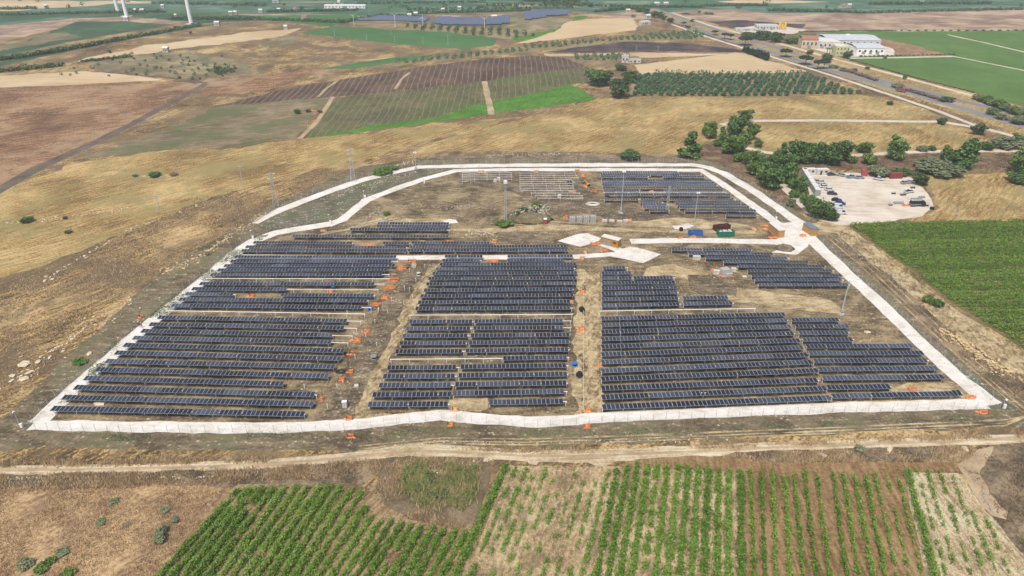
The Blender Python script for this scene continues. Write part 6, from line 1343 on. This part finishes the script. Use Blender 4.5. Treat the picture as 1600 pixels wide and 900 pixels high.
person(1095, 622, 90, 'left of two workers in white between the front right rows', M_WHITE_DIRTY, M_GREYC, M_WHITE); person(1101, 622, -90, 'right of two workers in white between the front right rows', M_WHITE_DIRTY, M_GREYC, M_WHITE)

# ================================================================== FENCE ROUND THE SITE
FPOST = MB().bar((0, 0, 0), (0, 0, 2.1), 0.045, n=5).bar((0, 0, 2.1), (0, 0.25, 2.35), 0.035, n=4).mesh('fence_post', M_GREY)
def fence(pxs, lab, step=3.0):
    pts = [P(*p) for p in pxs]; o = pts[0]; t = thing('wire_fence', lab, 'fence', o)
    wb = MB()
    for a, b in zip(pts, pts[1:]):
        L = (b-a).length; n = max(1, int(L/step)); rz = math.atan2((b-a).y, (b-a).x)
        for i in range(n): obj('post', FPOST, t, a.lerp(b, i/n)-o, (0, 0, rz))
        for z in (0.1, 0.55, 1.0, 1.5, 2.05): wb.bar(a-o+Vector((0, 0, z)), b-o+Vector((0, 0, z)), 0.012, n=3)
    obj('wire', wb.mesh('wire', M_GREY), t)
fence([(38,672),(150,674),(300,676),(450,676),(560,671),(640,661),(690,655),(760,662),(820,667),(880,665),(960,659),(1100,653),(1300,645),(1562,638)], 'long thin wire fence along the outer edge of the front gravel road')
fence([(38,672),(110,600),(175,545),(235,493),(297,446),(336,415),(362,391),(392,371),(430,358),(480,350),(505,346)], 'thin wire fence along the outer edge of the left gravel road')
fence([(1562,638),(1512,592),(1452,537),(1392,478),(1332,424),(1280,375)], 'thin wire fence along the outer edge of the right gravel road')
fence([(394,350),(436,325),(498,301),(558,280),(610,267),(655,257.5),(760,255.5),(900,254.5),(1085,254.5),(1110,259),(1135,268),(1185,299),(1238,335)], 'thin wire fence along the outside of the upper gravel loop')

# ================================================================== BUILDINGS BEYOND
M_TILE = plain_mat('red_roof_tiles', C(176,122,104), 0.9, 0, 0.1, 0.2, 2.0); M_CREAM = plain_mat('cream_plaster', C(216,200,172), 0.9, 0, 0.1, 0.1, 0.5); M_PALEY = plain_mat('pale_yellow_plaster', C(214,214,160), 0.9, 0, 0.1, 0.08, 0.5); M_ROOFG = plain_mat('grey_sheet_roof', C(216,222,228), 0.5, 0.1, 0.3, 0.08, 0.3); M_SILO = plain_mat('yellow_silo_steel', C(224,184,70,1.0), 0.6, 0, 0.3, 0.1)
def building(name, lab, c, rz, L, Wd, H, wall, roofm, gable=0.0, wins=0, doors=1, grp=None, storeys=1):
    """walls with openings built on, roof flat with parapet or gabled; -Y side looks to the site"""
    c = Vector(c); t = thing(name, lab, 'building', c, rz, grp)
    obj('wall', MB().box((0, 0, H/2), (L, Wd, H)).mesh('wall', wall), t)
    if gable:
        obj('roof', MB().profile([(-Wd/2-0.3, H), (0, H+gable), (Wd/2+0.3, H), (Wd/2+0.3, H+0.2), (0, H+gable+0.25), (-Wd/2-0.3, H+0.2)], -L/2-0.3, L/2+0.3).mesh('roof', roofm), t, None, (0, 0, math.pi/2))
    else:
        obj('roof', MB().box((0, 0, H+0.12), (L-0.3, Wd-0.3, 0.2)).mesh('roof', roofm), t)
        obj('parapet', MB().box((0, -Wd/2+0.1, H+0.25), (L+0.1, 0.25, 0.5)).box((0, Wd/2-0.1, H+0.25), (L+0.1, 0.25, 0.5)).box((-L/2+0.1, 0, H+0.25), (0.25, Wd-0.4, 0.5)).box((L/2-0.1, 0, H+0.25), (0.25, Wd-0.4, 0.5)).mesh('parapet', wall), t)
    for s in range(storeys):
        for i in range(wins):
            x = -L/2+L*(i+0.5)/wins; z = (s+0.55)*H/storeys; w_ = min(1.6, L/wins*0.4)
            f = obj('window', MB().box((x, -Wd/2-0.04, z), (w_+0.2, 0.1, H/storeys*0.42)).mesh('window', M_WHITE), t); obj('pane', MB().box((x, -Wd/2-0.08, z), (w_, 0.08, H/storeys*0.36)).mesh('pane', M_GLASS), f)
    for i in range(doors):
        x = -L*0.38+L*0.76*(i+0.5)/doors; obj('door', MB().box((x, -Wd/2-0.06, 1.3), (min(3.0, L*0.2), 0.12, 2.6)).mesh('door', M_STEELPALE), t)
    return t
def bpx(name, lab, u0, u1, vb, vt, depth, wall, roofm, **k):
    a, b = P(u0, vb), P(u1, vb); c = (a+b)/2; H = tall(c, vt); L = (b-a).length; d = (b-a); rz = math.atan2(d.y, d.x)+k.pop('turn', 0.0)
    q = Vector((-math.sin(rz), math.cos(rz), 0)); return building(name, lab, c+q*depth/2, rz, L, depth, H, wall, roofm, **k)
FG = 'factory buildings beside the highway'
bpx('warehouse', 'cream factory hall with red tiled roof at the left of the white complex', 1252, 1276, 76, 62, 14, M_CREAM, M_TILE, gable=2.2, wins=4, doors=1, grp=FG, turn=-0.12)
bpx('warehouse', 'white low factory hall next to the red roofed one', 1272, 1312, 76, 66, 24, M_WHITE_DIRTY, M_ROOFW, wins=6, doors=2, grp=FG, turn=-0.08)
bpx('warehouse', 'white factory hall with pale grey roof at the right end', 1338, 1381, 85, 75.5, 26, M_WHITE, M_ROOFG, gable=1.5, wins=5, doors=3, grp=FG, turn=-0.02)
bpx('warehouse', 'long white factory hall at the back of the complex', 1294, 1374, 72, 63, 34, M_WHITE_DIRTY, M_ROOFG, gable=1.6, wins=8, doors=3, grp=FG, turn=-0.05)
bpx('warehouse', 'small white block in the middle of the factory yard', 1308, 1338, 79, 72, 9, M_WHITE, M_ROOFW, wins=5, doors=1, grp=FG)
bpx('warehouse', 'far pale shed behind the water tower', 1330, 1366, 64, 59.5, 8, M_CREAM, M_ROOFW, wins=4, doors=1, grp=FG)
bpx('town_house', 'pale yellow house with dark windows in front of the factory', 1305, 1326, 86.5, 73.5, 9, M_PALEY, M_ROOFW, wins=4, doors=1, storeys=2, grp=FG)
c = P(1322.5, 66); t = thing('water_tower', 'white water tower standing over the factory halls', 'water tower', c, 0, None); h = tall(c, 53)
lg = MB()
for sx in (-1, 1):
    for sy in (-1, 1): lg.bar((sx*1.4, sy*1.4, 0), (sx*1.2, sy*1.2, h*0.6), 0.25, n=5)
obj('legs', lg.mesh('legs', M_WHITE), t); obj('tank', MB().bar((0, 0, h*0.58), (0, 0, h*0.95), 2.1, n=12).bar((0, 0, h*0.95), (0, 0, h), 2.1, 0.8, 12).mesh('tank', M_WHITE), t); obj('shaft', MB().box((0, 0, h*0.3), (1.4, 1.4, h*0.6)).mesh('shaft', M_WHITE_DIRTY), t)
def palm(u, vb, vt, lab):
    b = P(u, vb); h = tall(b, vt); t = thing('palm_tree', lab, 'palm', b, 0, 'palms by the factory')
    obj('trunk', MB().bar((0, 0, 0), (0, 0, h*0.85), 0.3, 0.22, 7).mesh('trunk', M_BARK), t); fr = MB()
    for i in range(16):
        a = i*0.8; e = 0.5-0.9*(i % 3)/2; L = h*0.42; p0 = Vector((0, 0, h*0.85)); p1 = p0+Vector((math.cos(a)*L*0.55, math.sin(a)*L*0.55, L*0.3*e+0.3)); p2 = p0+Vector((math.cos(a)*L, math.sin(a)*L, L*0.3*e-0.8)); s = Vector((-math.sin(a), math.cos(a), 0))*0.35
        fr.quad(p0-s*0.4, p0+s*0.4, p1+s, p1-s).quad(p1-s, p1+s, p2+s*0.2, p2-s*0.2)
    obj('fronds', fr.mesh('fronds', L_LIGHT), t)
palm(1292, 84, 74, 'left palm in front of the factory'); palm(1296, 84, 74.5, 'right palm in front of the factory')
bpx('plant_building', 'grey white works building beside the yellow silos', 1182, 1216, 47, 40, 10, M_WHITE_DIRTY, M_ROOFG, wins=7, doors=2, turn=-0.05)
bpx('plant_building', 'white low wall building left of the works', 1150, 1182, 48.5, 45, 6, M_WHITE_DIRTY, M_ROOFW, wins=4, doors=1)
for (u, lab) in ((1217.5, 'left yellow silo of the works'), (1221.5, 'middle yellow silo of the works'), (1226, 'right yellow silo of the works')):
    c = P(u, 46); h = tall(c, 34 if u != 1221.5 else 37); t = thing('silo', lab, 'silo', c, 0, 'yellow silos')
    obj('tank', MB().bar((0, 0, h*0.3), (0, 0, h*0.95), 1.25, n=12).bar((0, 0, h*0.95), (0, 0, h), 1.25, 0.4, 12).bar((0, 0, h*0.16), (0, 0, h*0.3), 0.3, 1.25, 12).mesh('tank', M_SILO), t); lg = MB()
    for k in range(4): lg.bar((math.cos(k*1.57+.78)*1.1, math.sin(k*1.57+.78)*1.1, 0), (math.cos(k*1.57+.78)*1.1, math.sin(k*1.57+.78)*1.1, h*0.35), 0.12, n=4)
    obj('legs', lg.mesh('legs', M_SILO), t)
bpx('ruined_house', 'roofless white tower house above the olive grove', 971.5, 981.5, 98.5, 88, 5, M_WHITE_DIRTY, M_CONC, wins=2, doors=1, turn=-0.15)
bpx('ruined_wall_house', 'long low white ruin joined to the tower house', 983, 1001, 98.5, 93.5, 4, M_WHITE_DIRTY, M_CONC, wins=3, doors=1, turn=-0.15)
bpx('farm_house', 'white farmhouse in brown scrub left of the highway', 1003, 1017, 39, 34, 7, M_WHITE_DIRTY, M_ROOFW, wins=4, doors=1)
for (u, v, w, lab) in ((212,19.5,4,'left of two tiny white houses on the far left plain'), (223,19.5,6,'right of two tiny white houses on the far left plain'), (255,12.5,5,'white house far behind the middle turbine'), (73,13,5,'tiny white house far left on the plain'), (198,32,7,'white shed below the middle turbine'), (340,40,6,'white shed right of the nearest turbine'), (361,23.5,5,'left of two cream houses on the green plain'), (368,23,5,'right of two cream houses on the green plain'), (275,28,3,'tiny cream shed left of the nearest turbine'), (408,20,6,'white house on the far green plain above the field'), (436,18.5,5,'small white house right of the first on the green plain'), (462,16.5,5,'white house by the dark round tree'), (476,30.5,7,'white shed on the green strip'), (432,4,10,'white hall on the horizon plain left'), (692,18.5,5,'left cream house above the far solar farm'), (718,15.5,5,'right cream house above the far solar farm'), (640,27.5,6,'white shed at the edge of the far solar farm'), (650,25,6,'second white shed at the edge of the far solar farm'), (772,30,7,'cream shed on the dam beside the solar farm'), (1026,9,7,'left of two white houses beyond the village'), (1040,9,7,'right of two white houses beyond the village'), (1316,12,10,'white farm on the olive plain'), (1326,11.5,6,'small white annex on the olive plain'), (1440,3,5,'tiny white house on the far right plain'), (447,46.5,5,'white shed at the left end of the green field'), (981,20,6,'cream house in the far village'), (1012,29,6,'white house at the village road'), (260,81.5,9,'ruined pale house on the scrub hill')):
    a, b = P(u-w/2, v), P(u+w/2, v); building('far_house', lab, (a+b)/2, rng.uniform(-0.2, 0.2), (b-a).length, (b-a).length*0.7, 3.4, M_WHITE_DIRTY if 'cream' not in lab else M_CREAM, M_TILE if int(u) % 7 == 0 else M_ROOFW, gable=1.0, wins=2, doors=1, grp='houses on the far plain')
a, b = P(508, 12.5), P(572, 12); building('greenhouse', 'long white greenhouse on the far green plain', (a+b)/2, 0, (b-a).length, 9, 3.0, M_WHITE, M_ROOFW, gable=1.0, wins=12, doors=1)

# ================================================================== the air: faint haze over the whole plain
hm = bpy.data.materials.new('haze'); hm.use_nodes = True; hn = hm.node_tree.nodes; hl = hm.node_tree.links
for x in list(hn): hn.remove(x)
ho = hn.new('ShaderNodeOutputMaterial'); pv = hn.new('ShaderNodeVolumePrincipled')
pv.inputs['Color'].default_value = (0.86, 0.93, 1.0, 1); pv.inputs['Density'].default_value = HAZE
pv.inputs['Anisotropy'].default_value = 0.0
hl.new(pv.outputs[0], ho.inputs['Volume'])
hz = MB().box((0, 4300, 60), (14200, 9600, 124)).mesh('haze', hm)
tag(obj('haze', hz), kind='stuff')
